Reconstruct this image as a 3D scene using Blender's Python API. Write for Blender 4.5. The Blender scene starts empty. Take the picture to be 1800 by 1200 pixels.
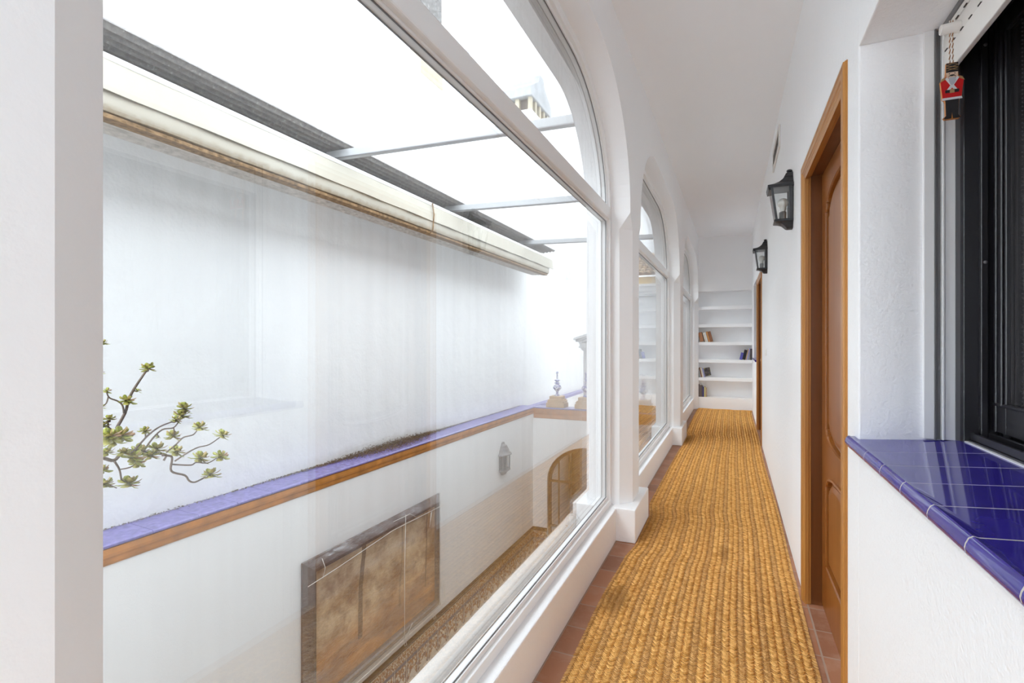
import bpy, bmesh, math, random
from mathutils import Vector, Matrix
C = bpy.context.scene.collection
sc = bpy.context.scene
random.seed(7)
# ------------------------------------------------------------------ camera, sky, exposure
cam = bpy.data.cameras.new('camera'); camo = bpy.data.objects.new('camera', cam); C.objects.link(camo)
cam.sensor_width = 36; cam.lens = 880/1800*36; cam.clip_start = .02; cam.clip_end = 200; cam.shift_y = 1/1800
camo.location = (0, 0, 1.253); camo.rotation_euler = (math.pi/2, 0, math.atan(389/880))
sc.camera = camo
w = bpy.data.worlds.new('overcast_sky'); sc.world = w; w.use_nodes = True
bg = w.node_tree.nodes['Background']; bg.inputs[0].default_value = (.86, .93, 1, 1)
_n = w.node_tree.nodes; _l = w.node_tree.links                       # sky brightening added low over the gallery roof to lift the wall opposite
_tc = _n.new('ShaderNodeTexCoord'); _sx = _n.new('ShaderNodeSeparateXYZ'); _l.new(_tc.outputs['Generated'], _sx.inputs[0])
_a = _n.new('ShaderNodeMapRange'); _l.new(_sx.outputs[0], _a.inputs[0]); _a.inputs[1].default_value = 0; _a.inputs[2].default_value = .6
_b = _n.new('ShaderNodeMapRange'); _l.new(_sx.outputs[2], _b.inputs[0]); _b.inputs[1].default_value = .85; _b.inputs[2].default_value = .5
_m = _n.new('ShaderNodeMath'); _m.operation = 'MULTIPLY'; _l.new(_a.outputs[0], _m.inputs[0]); _l.new(_b.outputs[0], _m.inputs[1])
_k = _n.new('ShaderNodeMath'); _k.operation = 'MULTIPLY_ADD'; _l.new(_m.outputs[0], _k.inputs[0]); _k.inputs[1].default_value = .25; _k.inputs[2].default_value = 1.75
_l.new(_k.outputs[0], bg.inputs[1])
vs = sc.view_settings; vs.view_transform = 'Standard'; vs.look = 'None'; vs.gamma = 1; vs.use_curve_mapping = False
vs.exposure = 1.48
sun = bpy.data.lights.new('veiled_sun', 'SUN'); suno = bpy.data.objects.new('veiled_sun', sun); C.objects.link(suno)
sun.energy = 2.2; sun.angle = math.radians(60); sun.color = (.93, .965, 1)
suno.rotation_euler = Vector((1, .95, -1.15)).to_track_quat('-Z', 'Y').to_euler()
al = bpy.data.lights.new('back_fill_light', 'AREA'); alo = bpy.data.objects.new('back_fill_light', al); C.objects.link(alo)
al.shape = 'RECTANGLE'; al.size = .36; al.size_y = 2.1; al.energy = 18; al.color = (.86, .93, 1)
alo.location = (.085, -3.62, 1.55); alo.rotation_euler = (math.radians(95), 0, 0)     # added fill light behind the viewpoint, outside the unseen back window
cy = sc.cycles
cy.max_bounces = 20; cy.diffuse_bounces = 14; cy.glossy_bounces = 5; cy.transparent_max_bounces = 24; cy.transmission_bounces = 6
cy.caustics_reflective = False; cy.caustics_refractive = False

# ------------------------------------------------------------------ materials
def lin(r, g, b):
    f = lambda c: (c/255/12.92) if c/255 <= .04045 else ((c/255+.055)/1.055)**2.4
    return (f(r), f(g), f(b), 1)
class NT:
    def __init__(s, name):
        s.m = bpy.data.materials.new(name); s.m.use_nodes = True; s.t = s.m.node_tree
        s.b = s.t.nodes['Principled BSDF']; s.out = s.t.nodes['Material Output']
    def n(s, typ, **kw):
        nd = s.t.nodes.new(typ)
        for k, v in kw.items(): setattr(nd, k, v)
        return nd
    def l(s, a, b): s.t.links.new(a, b)
    def put(s, v, inp):
        if hasattr(v, 'is_output'): s.l(v, inp)
        else: inp.default_value = v
    def math(s, op, a, b=0.0, c=0.0):
        nd = s.n('ShaderNodeMath', operation=op)
        s.put(a, nd.inputs[0]); s.put(b, nd.inputs[1]); s.put(c, nd.inputs[2]); return nd.outputs[0]
    def mix(s, f, a, b):
        nd = s.n('ShaderNodeMix', data_type='RGBA'); s.put(f, nd.inputs[0]); s.put(a, nd.inputs[6]); s.put(b, nd.inputs[7]); return nd.outputs[2]
    def co(s): return s.n('ShaderNodeNewGeometry').outputs['Position']
    def xyz(s, v=None):
        nd = s.n('ShaderNodeSeparateXYZ'); s.l(v if v is not None else s.co(), nd.inputs[0]); return nd.outputs
    def map(s, sx=1, sy=1, sz=1, loc=(0, 0, 0)):
        nd = s.n('ShaderNodeMapping'); s.l(s.co(), nd.inputs[0]); nd.inputs['Scale'].default_value = (sx, sy, sz); nd.inputs['Location'].default_value = loc
        return nd.outputs[0]
    def noise(s, scale, detail=3, rough=.5, vec=None):
        nd = s.n('ShaderNodeTexNoise'); s.l(vec if vec is not None else s.co(), nd.inputs['Vector'])
        nd.inputs['Scale'].default_value = scale; nd.inputs['Detail'].default_value = detail; nd.inputs['Roughness'].default_value = rough
        return nd.outputs['Fac']
    def ramp(s, f, lo, hi):
        nd = s.n('ShaderNodeMapRange'); s.l(f, nd.inputs[0]); nd.inputs[1].default_value = lo; nd.inputs[2].default_value = hi; return nd.outputs[0]
    def band(s, v, a, b):   # 1 where a<v<b
        return s.math('MULTIPLY', s.math('GREATER_THAN', v, a), s.math('LESS_THAN', v, b))
    def bump(s, h, strength=.3, dist=.01):
        nd = s.n('ShaderNodeBump'); s.l(h, nd.inputs['Height']); nd.inputs['Strength'].default_value = strength; nd.inputs['Distance'].default_value = dist
        s.l(nd.outputs[0], s.b.inputs['Normal'])
    def col(s, v): s.put(v, s.b.inputs['Base Color'])
    def set(s, rough=.5, metal=0, spec=.5):
        s.b.inputs['Roughness'].default_value = rough; s.b.inputs['Metallic'].default_value = metal; s.b.inputs['Specular IOR Level'].default_value = spec
def plain(name, c, rough=.5, metal=0, spec=.5, var=0, vs_=20, bump=0, bs=60, bd=.003):
    t = NT(name); t.set(rough, metal, spec)
    if var:
        f = t.noise(vs_, 4)
        t.col(t.mix(t.ramp(f, .3, .7), tuple(x*(1-var) for x in c[:3])+(1,), tuple(min(1, x*(1+var)) for x in c[:3])+(1,)))
    else: t.col(c)
    if bump: t.bump(t.noise(bs, 3), bump, bd)
    return t.m
def stucco(name, c, coarse=42, fine=130, st=.38, dist=.006, var=.02):
    t = NT(name); t.set(.9, 0, .25)
    t.col(t.mix(t.noise(3, 4), tuple(x*(1-var) for x in c[:3])+(1,), c))
    h = t.math('ADD', t.noise(coarse, 3), t.math('MULTIPLY', t.noise(fine, 3), .7))
    t.bump(h, st, dist); return t.m
M = {}
M['wall'] = stucco('white_plaster', (.922, .926, .932, 1))
M['wall_smooth'] = stucco('smooth_white_plaster', (.922, .926, .932, 1), 12, 90, .15, .004)
M['ceiling'] = stucco('ceiling_paint', (.918, .93, .945, 1), 8, 60, .06, .003)
M['frame'] = plain('white_lacquer', (.86, .86, .855, 1), .28)
M['seal'] = plain('grey_seal', (.16, .15, .15, 1), .6)
M['shelf'] = stucco('shelf_plaster', (.922, .926, .932, 1), 10, 80, .1, .003)
def ext_wall():
    t = NT('weathered_whitewash'); t.set(.95, 0, .2)
    big = t.noise(.9, 5, .6); c = t.mix(t.ramp(big, .35, .7), (.74, .74, .74, 1), (.79, .79, .78, 1))
    z = t.xyz()[2]; y = t.xyz()[1]
    streak = t.noise(1, 4, .6, t.map(9, 9, .35))
    up = t.ramp(z, 2.0, 2.6)                                       # streaky brown tone, growing towards the awning
    c = t.mix(t.math('MULTIPLY', t.math('MULTIPLY', up, t.ramp(streak, .4, .75)), .2), c, (.42, .36, .29, 1))
    # mould fringe just above the coping, strongest where the litter has gathered
    edge = t.ramp(t.math('SUBTRACT', z, t.math('MULTIPLY', t.noise(7, 5, .7), .16)), .10, -.03)
    spot = t.math('ADD', .10, t.math('MULTIPLY', t.ramp(t.math('ABSOLUTE', t.math('SUBTRACT', y, 4.9)), 1.6, .2), .6))
    c = t.mix(t.math('MULTIPLY', edge, spot), c, (.25, .20, .14, 1))
    # rust coloured stain under the flue
    sm = t.math('MULTIPLY', t.band(y, 5.38, 5.95), t.math('MULTIPLY', t.ramp(z, 3.6, 4.7), t.ramp(streak, .3, .8)))
    c = t.mix(t.math('MULTIPLY', sm, .25), c, (.72, .62, .42, 1))
    t.col(c)
    t.bump(t.math('ADD', t.math('MULTIPLY', t.noise(2.2, 5, .6), 2.5), t.math('MULTIPLY', t.noise(45, 4), .12)), .45, .02)
    return t.m
M['ext'] = ext_wall()
M['rafter'] = plain('off_white_steel_paint', (.43, .44, .45, 1), .5)
M['ext_low'] = stucco('courtyard_plaster', (.82, .81, .80, 1), 30, 150, .2, .005, .04)
M['ext_trim'] = stucco('exterior_white_paint', (.70, .70, .70, 1), 20, 120, .15, .004)
def glass(name, dust=0.02, spots=False):
    t = NT(name)
    g = t.n('ShaderNodeNewGeometry'); dp = t.n('ShaderNodeVectorMath', operation='DOT_PRODUCT')
    t.l(g.outputs['Normal'], dp.inputs[0]); t.l(g.outputs['Incoming'], dp.inputs[1])
    c = t.math('ABSOLUTE', dp.outputs['Value'])
    R = t.math('ADD', .045, t.math('MULTIPLY', .955, t.math('POWER', t.math('SUBTRACT', 1, c), 5)))
    Fx = t.math('DIVIDE', t.math('MULTIPLY', 2, R), t.math('ADD', 1, R))
    tr = t.n('ShaderNodeBsdfTransparent'); tr.inputs[0].default_value = (.975, .985, .985, 1)
    gl = t.n('ShaderNodeBsdfGlossy'); gl.inputs['Roughness'].default_value = 0
    mx = t.n('ShaderNodeMixShader'); t.l(Fx, mx.inputs[0]); t.l(tr.outputs[0], mx.inputs[1]); t.l(gl.outputs[0], mx.inputs[2])
    last = mx.outputs[0]
    if dust:
        df = t.n('ShaderNodeBsdfDiffuse'); df.inputs[0].default_value = (.75, .75, .74, 1)
        st = t.ramp(t.noise(1, 3, .6, t.map(30, 30, .5)), .45, .8)
        f = t.math('MULTIPLY', st, dust)
        if spots:
            sp = t.ramp(t.noise(60, 2, .5), .66, .74); f = t.math('ADD', f, t.math('MULTIPLY', sp, .12))
        m2 = t.n('ShaderNodeMixShader'); t.l(f, m2.inputs[0]); t.l(last, m2.inputs[1]); t.l(df.outputs[0], m2.inputs[2]); last = m2.outputs[0]
    t.l(last, t.out.inputs[0]); return t.m
M['glass'] = glass('window_glass', .03); M['glass_hi'] = glass('dusty_fanlight_glass', .05, True); M['glass_lamp'] = glass('lantern_glass', 0)
def floor_mat():
    t = NT('terracotta_tiles'); t.set(.45, 0, .4)
    br = t.n('ShaderNodeTexBrick'); t.l(t.map(1, 1, 1, (.675-.0, -.127, 0)), br.inputs['Vector'])
    br.offset = 0; br.squash = 1
    for k, v in (('Scale', 1), ('Mortar Size', .004), ('Mortar Smooth', .2), ('Bias', 0), ('Brick Width', .333), ('Row Height', .2)): br.inputs[k].default_value = v
    br.inputs['Color1'].default_value = lin(178, 124, 92); br.inputs['Color2'].default_value = lin(146, 98, 72); br.inputs['Mortar'].default_value = lin(168, 146, 130)
    n = t.noise(9, 5, .65)
    t.col(t.mix(t.math('MULTIPLY', t.ramp(n, .48, .72), .6), br.outputs[0], lin(182, 146, 124)))
    t.bump(t.math('ADD', t.math('MULTIPLY', br.outputs['Fac'], -1), t.math('MULTIPLY', n, .3)), .5, .004); return t.m
M['floor'] = floor_mat()
def rug_mat(name, A, B):
    t = NT(name); t.set(.75, 0, .25)
    g = t.n('ShaderNodeNewGeometry').outputs['Random Per Island']
    c = t.mix(g, A, B)
    bandn = t.noise(1, 3, .5, t.map(16, .5, 1))
    c = t.mix(t.math('MULTIPLY', t.ramp(bandn, .5, .75), .35), c, (.42, .19, .05, 1))
    x, y, z = t.xyz()
    for (px, py, rx, ry, a) in ((-.52, 2.42, .07, .16, .85), (-.05, 3.22, .035, .14, .6), (-.54, 6.75, .07, .35, .8), (-.53, 3.5, .06, .4, .5)):
        d = t.math('ADD', t.math('POWER', t.math('DIVIDE', t.math('SUBTRACT', x, px), rx), 2), t.math('POWER', t.math('DIVIDE', t.math('SUBTRACT', y, py), ry), 2))
        c = t.mix(t.math('MULTIPLY', t.ramp(t.math('ADD', d, t.math('MULTIPLY', t.noise(40, 3), .8)), 1.5, .4), a), c, (.30, .14, .035, 1))
    t.col(c); t.bump(t.noise(1, 2, .5, t.map(300, 300, 60)), .25, .002); return t.m
M['rug'] = rug_mat('esparto_straw', (.53, .26, .057, 1), (.86, .52, .18, 1)); M['rug_joint'] = rug_mat('dull_esparto_joint', (.48, .245, .065, 1), (.72, .43, .165, 1))
M['rug_base'] = plain('straw_backing', (.30, .145, .04, 1), .9)
def wood(name, a, b, sx, sy, sz, rough=.35):
    t = NT(name); t.set(rough, 0, .45)
    n = t.noise(1, 6, .65, t.map(sx, sy, sz)); n2 = t.noise(1, 3, .5, t.map(sx*6, sy*6, sz*3))
    f = t.math('ADD', t.math('MULTIPLY', n, .7), t.math('MULTIPLY', n2, .3))
    t.col(t.mix(t.ramp(f, .35, .65), a, b)); t.bump(n2, .08, .001); return t.m
M['wood'] = wood('honey_oak', (.40, .165, .034, 1), (.52, .245, .06, 1), 18, 18, 1.1)
M['wood_h'] = wood('honey_oak_crosswise', (.40, .165, .034, 1), (.52, .245, .06, 1), 18, 1.1, 18)
M['wood_leaf'] = wood('oak_door_leaf', (.25, .080, .013, 1), (.34, .122, .024, 1), 14, 14, .9, .3)
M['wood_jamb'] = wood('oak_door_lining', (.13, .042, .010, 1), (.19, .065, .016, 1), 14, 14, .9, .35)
M['iron'] = plain('black_iron', (.028, .028, .031, 1), .42, .2, .5, .2, 40, .15, 160)
M['bulb'] = plain('milky_bulb', (.80, .78, .72, 1), .15)
M['socket'] = plain('grey_socket', (.22, .22, .22, 1), .4)
M['blue'] = plain('cobalt_glazed_tile', (.035, .024, .26, 1), .06, 0, .6, .12, 14)
M['grout'] = plain('pale_grout', (.55, .52, .48, 1), .8)
M['blue_old'] = plain('weathered_blue_glaze', (.17, .15, .38, 1), .25, 0, .5, .25, 30)
M['ochre'] = plain('ochre_terracotta', (.47, .185, .035, 1), .6, 0, .3, .25, 9)
M['stone'] = plain('sandy_terracotta', (.52, .33, .16, 1), .8, 0, .3, .15, 12)
M['bk'] = plain('black_aluminium', (.014, .013, .016, 1), .3, 0, .6)
M['gasket'] = plain('grey_aluminium', (.17, .165, .17, 1), .4, .3)
M['shut'] = plain('cream_shutter', (.80, .77, .73, 1), .5)
M['slot'] = plain('shutter_slot', (.06, .05, .045, 1), .8)
def screen():
    t = NT('dark_curtained_pane'); t.set(.12, 0, .5); f = t.noise(1, 3, .6, t.map(1, 22, .5)); t.col(t.mix(t.ramp(f, .42, .66), (.012, .011, .012, 1), (.115, .105, .108, 1))); return t.m
M['pane'] = screen()
M['vent'] = plain('white_vent', (.72, .69, .66, 1), .5)
M['dark'] = plain('vent_dark', (.05, .05, .05, 1), .9)
M['plastic'] = plain('ivory_plastic', (.82, .80, .76, 1), .35)
M['brass'] = plain('brass', (.75, .50, .18, 1), .25, 1)
def col(name, r, g, b, rough=.55): M[name] = plain(name, lin(r, g, b), rough)
for nm, c in dict(book_brown=(172, 120, 84), book_black=(38, 34, 36), book_cream=(222, 212, 196), book_white=(225, 224, 220), book_tan=(196, 138, 80), book_umber=(140, 92, 62),
        book_blue=(88, 86, 170), book_charcoal=(84, 78, 82), book_slate=(120, 118, 128), book_navy=(62, 52, 120), book_yellow=(206, 196, 130), book_taupe=(122, 108, 100), book_sky=(160, 160, 205), book_sand=(190, 160, 130), pages=(226, 218, 200),
        coat_red=(206, 22, 24), paint_white=(222, 220, 220), paint_black=(34, 32, 34), beard_grey=(188, 190, 196), skin=(226, 196, 170), gold=(176, 140, 96), ply=(190, 122, 58), twine_brown=(150, 96, 50), twine_white=(232, 224, 212)).items(): col(nm, *c)
def cover_mat():
    t = NT('dark_patterned_cover'); t.set(.35); n = t.noise(28, 4, .7); n2 = t.noise(45, 2)
    c = t.mix(t.ramp(n, .5, .62), lin(50, 46, 52), lin(112, 98, 92)); c = t.mix(t.math('GREATER_THAN', n2, .64), c, lin(190, 184, 70)); t.col(c); return t.m
M['cover'] = cover_mat()
M['canvas'] = None
def awning_mat():
    t = NT('mildewed_awning_canvas'); t.set(.85, 0, .2)
    z = t.xyz()[2]; n = t.noise(14, 5, .7); lo = t.noise(1.2, 4)
    c = t.mix(t.ramp(lo, .35, .7), (.47, .435, .365, 1), (.52, .49, .42, 1))
    f = t.ramp(t.math('ADD', z, t.math('MULTIPLY', n, .09)), 2.58, 2.515)
    c = t.mix(f, c, (.25, .17, .09, 1)); t.col(c); t.bump(t.noise(6, 4), .25, .02); return t.m
M['awning'] = awning_mat()
M['mildew'] = plain('mildew_brown_batten', (.24, .155, .085, 1), .9, 0, .2, .5, 30)
def sheet():
    t = NT('grey_corrugated_sheet'); t.set(.8, 0, .3); n = t.noise(25, 5, .7); sp = t.ramp(t.noise(38, 2), .62, .72)
    c = t.mix(t.ramp(n, .3, .7), (.19, .18, .18, 1), (.36, .34, .32, 1)); t.col(t.mix(t.math('MULTIPLY', sp, .5), c, (.6, .6, .6, 1))); return t.m
M['sheet'] = sheet(); M['soffit'] = plain('dusty_cream_sheet', (.52, .49, .45, 1), .85, 0, .2, .25, 18)
M['flue'] = plain('speckled_concrete', (.15, .145, .14, 1), .9, 0, .2, .6, 30)
M['stain'] = plain('stained_render', (.38, .34, .26, 1), .9, 0, .2, .12, 12)
M['vent_fill'] = plain('dark_vent_fill', (.13, .11, .10, 1), .9)
M['mast'] = plain('galvanised_mast', (.33, .33, .34, 1), .5, .4)
def pipe_mat():
    t = NT('white_pvc_pipe'); t.set(.4, 0, .4)
    sp = t.ramp(t.noise(22, 2, .4), .735, .76); n = t.noise(3, 4)
    c = t.mix(t.ramp(n, .3, .7), (.50, .49, .475, 1), (.56, .555, .54, 1)); t.col(t.mix(sp, c, (.16, .08, .035, 1))); return t.m
M['pvc'] = pipe_mat()
M['chim'] = plain('darkened_chimney_cap', (.30, .31, .32, 1), .9, 0, .2, .15, 6)  # white cap darkened in its colour, so it shows against the overexposed sky
M['rust'] = plain('flaking_brown_paint', (.22, .12, .06, 1), .9, 0, .2, .5, 40, .5, 50)
M['gravel'] = plain('gritty_cement', (.20, .165, .13, 1), .95, 0, .2, .45, 70, .6, 90, .01)
M['moss'] = plain('dead_moss', (.13, .10, .065, 1), 1, 0, .1, .6, 40)
M['leaf'] = None
def leaf_mat():
    t = NT('succulent_leaf'); t.set(.35, 0, .5)
    r = t.n('ShaderNodeNewGeometry').outputs['Random Per Island']
    c = t.mix(t.ramp(r, 0, .75), (.30, .33, .025, 1), (.46, .46, .10, 1))
    c = t.mix(t.ramp(r, .72, .95), c, (.36, .19, .09, 1)); t.col(c)
    t.b.inputs['Subsurface Weight'].default_value = 0; return t.m
M['leaf'] = leaf_mat()
M['stem'] = plain('succulent_stem', (.20, .155, .125, 1), .85, 0, .2, .3, 60)
M['clay'] = plain('clay_pot', (.45, .20, .10, 1), .8, 0, .3, .15, 20)
M['soil'] = plain('potting_soil', (.06, .045, .03, 1), 1)
def dado():
    t = NT('patterned_azulejo_dado'); t.set(.18, 0, .5)
    x, y, z = t.xyz(); u = t.math('FRACT', t.math('DIVIDE', t.math('ADD', y, x), .222)); du = t.math('ABSOLUTE', t.math('SUBTRACT', u, .5))
    cream = lin(196, 182, 166); orange = lin(132, 84, 48); dark = lin(46, 34, 30); slate = lin(92, 88, 100)
    n = t.noise(26, 2, .5); n2 = t.noise(48, 3, .6)
    c = t.mix(t.ramp(n2, .45, .6), cream, cream)
    # scroll zone with a scalloped lower edge
    arch = t.math('SUBTRACT', -2.60, t.math('MULTIPLY', t.math('COSINE', t.math('MULTIPLY', du, 6.283)), -.05))
    scroll = t.math('GREATER_THAN', z, arch)
    sc_c = t.mix(t.math('GREATER_THAN', n, .52), orange, cream); sc_c = t.mix(t.math('GREATER_THAN', n2, .58), sc_c, slate)
    c = t.mix(scroll, c, sc_c)
    c = t.mix(t.math('MULTIPLY', t.band(du, .40, .455), t.math('LESS_THAN', z, -2.42)), c, slate)
    c = t.mix(t.math('GREATER_THAN', z, -2.415), c, slate)
    b2 = t.mix(t.math('GREATER_THAN', n2, .54), orange, cream)
    c = t.mix(t.math('GREATER_THAN', z, -2.375), c, b2)
    c = t.mix(t.math('GREATER_THAN', du, .488), c, cream)
    c = t.mix(t.math('GREATER_THAN', z, -2.262), c, cream)
    c = t.mix(t.math('GREATER_THAN', z, -2.27+.015), c, dark); t.col(c); return t.m
M['dado'] = dado()
M['gate'] = plain('brown_iron_gate', (.07, .04, .025, 1), .5)
def patio():
    t = NT('pale_stone_paving'); t.set(.5, 0, .4); br = t.n('ShaderNodeTexBrick'); t.l(t.map(), br.inputs['Vector']); br.offset = 0
    for k, v in (('Scale', 1), ('Mortar Size', .006), ('Brick Width', .3), ('Row Height', .3)): br.inputs[k].default_value = v
    br.inputs['Color1'].default_value = lin(226, 220, 210); br.inputs['Color2'].default_value = lin(218, 211, 200); br.inputs['Mortar'].default_value = lin(190, 182, 172)
    t.col(br.outputs[0]); return t.m
M['patio'] = patio()
def painting():
    t = NT('faded_woodland_canvas'); t.set(.6, 0, .3); x, y, z = t.xyz()
    n = t.noise(2.4, 7, .65); n2 = t.noise(7, 5, .6); lo = t.noise(1, 5, .6, t.map(1, 1.2, 6))
    c = t.mix(t.ramp(n, .38, .62), lin(160, 118, 86), lin(236, 204, 166))
    c = t.mix(t.math('MULTIPLY', t.ramp(n2, .5, .68), .55), c, lin(116, 94, 80))
    sky = t.ramp(z, -1.25, -.8); c = t.mix(t.math('MULTIPLY', sky, t.ramp(n, .3, .7)), c, lin(238, 210, 176))
    g = t.ramp(z, -1.35, -1.75); gc = t.mix(t.ramp(lo, .4, .65), lin(158, 104, 70), lin(232, 150, 66)); c = t.mix(t.math('MULTIPLY', g, .8), c, gc)
    wob = t.math('MULTIPLY', t.math('SUBTRACT', t.noise(1.5, 3), .5), .12)
    yy = t.math('ADD', y, t.math('ADD', wob, t.math('MULTIPLY', z, -.06)))
    for a, b, k in ((3.95, 4.01, .7), (5.12, 5.15, .5), (4.62, 4.65, .3)):
        tr_ = t.math('MULTIPLY', t.band(yy, a+.06, b+.06), t.math('GREATER_THAN', z, -1.7)); c = t.mix(t.math('MULTIPLY', tr_, k), c, lin(78, 62, 56))
    t.col(c); return t.m
M['canvas'] = painting()
M['pframe'] = plain('dark_walnut_frame', (.075, .05, .045, 1), .3, 0, .5, .3, 14)
def wrap():
    t = NT('clear_plastic_wrap'); g = t.n('ShaderNodeBsdfGlossy'); g.inputs['Roughness'].default_value = .18
    tr = t.n('ShaderNodeBsdfTransparent'); d = t.n('ShaderNodeBsdfDiffuse'); d.inputs[0].default_value = (.8, .8, .82, 1)
    wn = t.noise(1, 5, .7, t.map(3, 2.5, 7)); bp = t.n('ShaderNodeBump'); t.l(wn, bp.inputs['Height']); bp.inputs['Strength'].default_value = .8; bp.inputs['Distance'].default_value = .03
    t.l(bp.outputs[0], g.inputs['Normal'])
    m1 = t.n('ShaderNodeMixShader'); m1.inputs[0].default_value = .18; t.l(tr.outputs[0], m1.inputs[1]); t.l(g.outputs[0], m1.inputs[2])
    m2 = t.n('ShaderNodeMixShader'); t.l(t.math('MULTIPLY', t.ramp(wn, .55, .85), .3), m2.inputs[0]); t.l(m1.outputs[0], m2.inputs[1]); t.l(d.outputs[0], m2.inputs[2])
    t.l(m2.outputs[0], t.out.inputs[0]); return t.m
M['wrap'] = wrap()
M['cord'] = plain('white_cord', (.78, .74, .68, 1), .8)
M['pewter'] = plain('weathered_pewter', (.20, .185, .18, 1), .5, .3, .5, .4, 60)
def ceramic():
    t = NT('blue_white_ceramic'); t.set(.12, 0, .5); n = t.noise(26, 3, .6); t.col(t.mix(t.ramp(n, .46, .54), (.80, .80, .82, 1), (.13, .12, .42, 1))); return t.m
M['ceramic'] = ceramic()
def roof():
    t = NT('ochre_roof_tiles'); t.set(.85, 0, .2); n = t.noise(7, 5, .7)
    t.col(t.mix(t.ramp(n, .3, .7), (.50, .31, .16, 1), (.72, .60, .42, 1))); return t.m
M['roof'] = roof()
M['yellow'] = plain('ochre_painted_band', (.72, .52, .22, 1), .8, 0, .2, .2, 10)
M['terrace'] = plain('pale_terrace_screed', (.62, .60, .58, 1), .9, 0, .2, .1, 4)
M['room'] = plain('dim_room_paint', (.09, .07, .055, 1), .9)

# ------------------------------------------------------------------ mesh helpers
class MB:
    def __init__(s): s.v = []; s.f = []
    def add(s, vs, fs):
        o = len(s.v); s.v += [tuple(v) for v in vs]; s.f += [tuple(i+o for i in f) for f in fs]; return s
    def box(s, x0, x1, y0, y1, z0, z1):
        return s.add([(x0,y0,z0),(x1,y0,z0),(x1,y1,z0),(x0,y1,z0),(x0,y0,z1),(x1,y0,z1),(x1,y1,z1),(x0,y1,z1)],
                     [(0,3,2,1),(4,5,6,7),(0,1,5,4),(1,2,6,5),(2,3,7,6),(3,0,4,7)])
    def hexa(s, bot, top):   # two quads of points
        return s.add(list(bot)+list(top), [(3,2,1,0),(4,5,6,7),(0,1,5,4),(1,2,6,5),(2,3,7,6),(3,0,4,7)])
    def loft(s, rings, cap=True, close=True):
        n = len(rings[0]); vs = [p for r in rings for p in r]; fs = []
        for k in range(len(rings)-1):
            for i in range(n if close else n-1):
                j = (i+1) % n; fs.append((k*n+i, k*n+j, (k+1)*n+j, (k+1)*n+i))
        if cap: fs.append(tuple(range(n-1, -1, -1))); fs.append(tuple((len(rings)-1)*n+i for i in range(n)))
        return s.add(vs, fs)
    def prism(s, poly, axis, a, b, poly2=None):   # 2D polygon extruded along axis
        mk = {'x': lambda p, t: (t, p[0], p[1]), 'y': lambda p, t: (p[0], t, p[1]), 'z': lambda p, t: (p[0], p[1], t)}[axis]
        return s.loft([[mk(p, a) for p in poly], [mk(p, b) for p in (poly2 or poly)]])
    def ring(s, outer, inner, axis, a, b):        # frame between two outlines, extruded
        mk = {'x': lambda p, t: (t, p[0], p[1]), 'y': lambda p, t: (p[0], t, p[1]), 'z': lambda p, t: (p[0], p[1], t)}[axis]
        R = [[mk(p, a) for p in outer], [mk(p, b) for p in outer], [mk(p, b) for p in inner], [mk(p, a) for p in inner]]
        n = len(outer); vs = [p for r in R for p in r]; fs = []
        for k in range(4):
            for i in range(n):
                j = (i+1) % n; k2 = (k+1) % 4; fs.append((k*n+i, k*n+j, k2*n+j, k2*n+i))
        return s.add(vs, fs)
    def tube(s, path, r, seg=8, cap=True):
        path = [Vector(p) for p in path]; rings = []; up = Vector((.13, .31, .94)).normalized()
        for i, p in enumerate(path):
            d = (path[min(i+1, len(path)-1)] - path[max(i-1, 0)]).normalized()
            a = d.cross(up)
            if a.length < .05: a = d.cross(Vector((1, 0, 0)))
            a.normalize(); b = d.cross(a); rr = r[i] if isinstance(r, (list, tuple)) else r
            rings.append([p + (a*math.cos(t)+b*math.sin(t))*rr for t in (2*math.pi*k/seg for k in range(seg))])
        return s.loft(rings, cap)
    def lathe(s, prof, cx=0, cy=0, seg=24, sx=1, sy=1):
        return s.loft([[(cx+r*sx*math.cos(2*math.pi*k/seg), cy+r*sy*math.sin(2*math.pi*k/seg), z) for k in range(seg)] for r, z in prof])
    def bm(s):
        b = bmesh.new(); vv = [b.verts.new(v) for v in s.v]
        for f in s.f:
            try: b.faces.new([vv[i] for i in f])
            except ValueError: pass
        return b
    def build(s, name, mat, parent=None, smooth=False, bevel=0, seg=2, world=False, fix=True):
        off = Vector(parent.location) if (world and parent is not None) else Vector()
        me = bpy.data.meshes.new(name)
        me.from_pydata([Vector(v)-off for v in s.v], [], s.f)
        if fix:
            b = bmesh.new(); b.from_mesh(me)
            big = [f for f in b.faces if len(f.verts) > 6]
            if big: bmesh.ops.triangulate(b, faces=big)
            bmesh.ops.recalc_face_normals(b, faces=b.faces); b.to_mesh(me); b.free()
        o = bpy.data.objects.new(name, me); C.objects.link(o)
        if mat is not None: me.materials.append(mat)
        if smooth:
            for p in me.polygons: p.use_smooth = True
            if smooth != 'all':
                try: me.set_sharp_from_angle(angle=math.radians(40))
                except Exception: pass
        if bevel:
            m = o.modifiers.new('bevel', 'BEVEL'); m.width = bevel; m.segments = seg; m.limit_method = 'ANGLE'; m.angle_limit = math.radians(40)
        if parent is not None: o.parent = parent
        return o
def tag(o, label, cat, group=None, kind=None):
    o['label'] = label; o['category'] = cat
    if group: o['group'] = group
    if kind: o['kind'] = kind
    return o
def thing(name, label, cat, loc=(0, 0, 0), rotz=0, group=None, kind=None):
    o = bpy.data.objects.new(name, None); C.objects.link(o); o.location = loc; o.rotation_euler = (0, 0, rotz); o.empty_display_size = .05
    return tag(o, label, cat, group, kind)
def struct(mb, name, mat, label, cat, **kw): return tag(mb.build(name, mat, **kw), label, cat, kind='structure')
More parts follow.
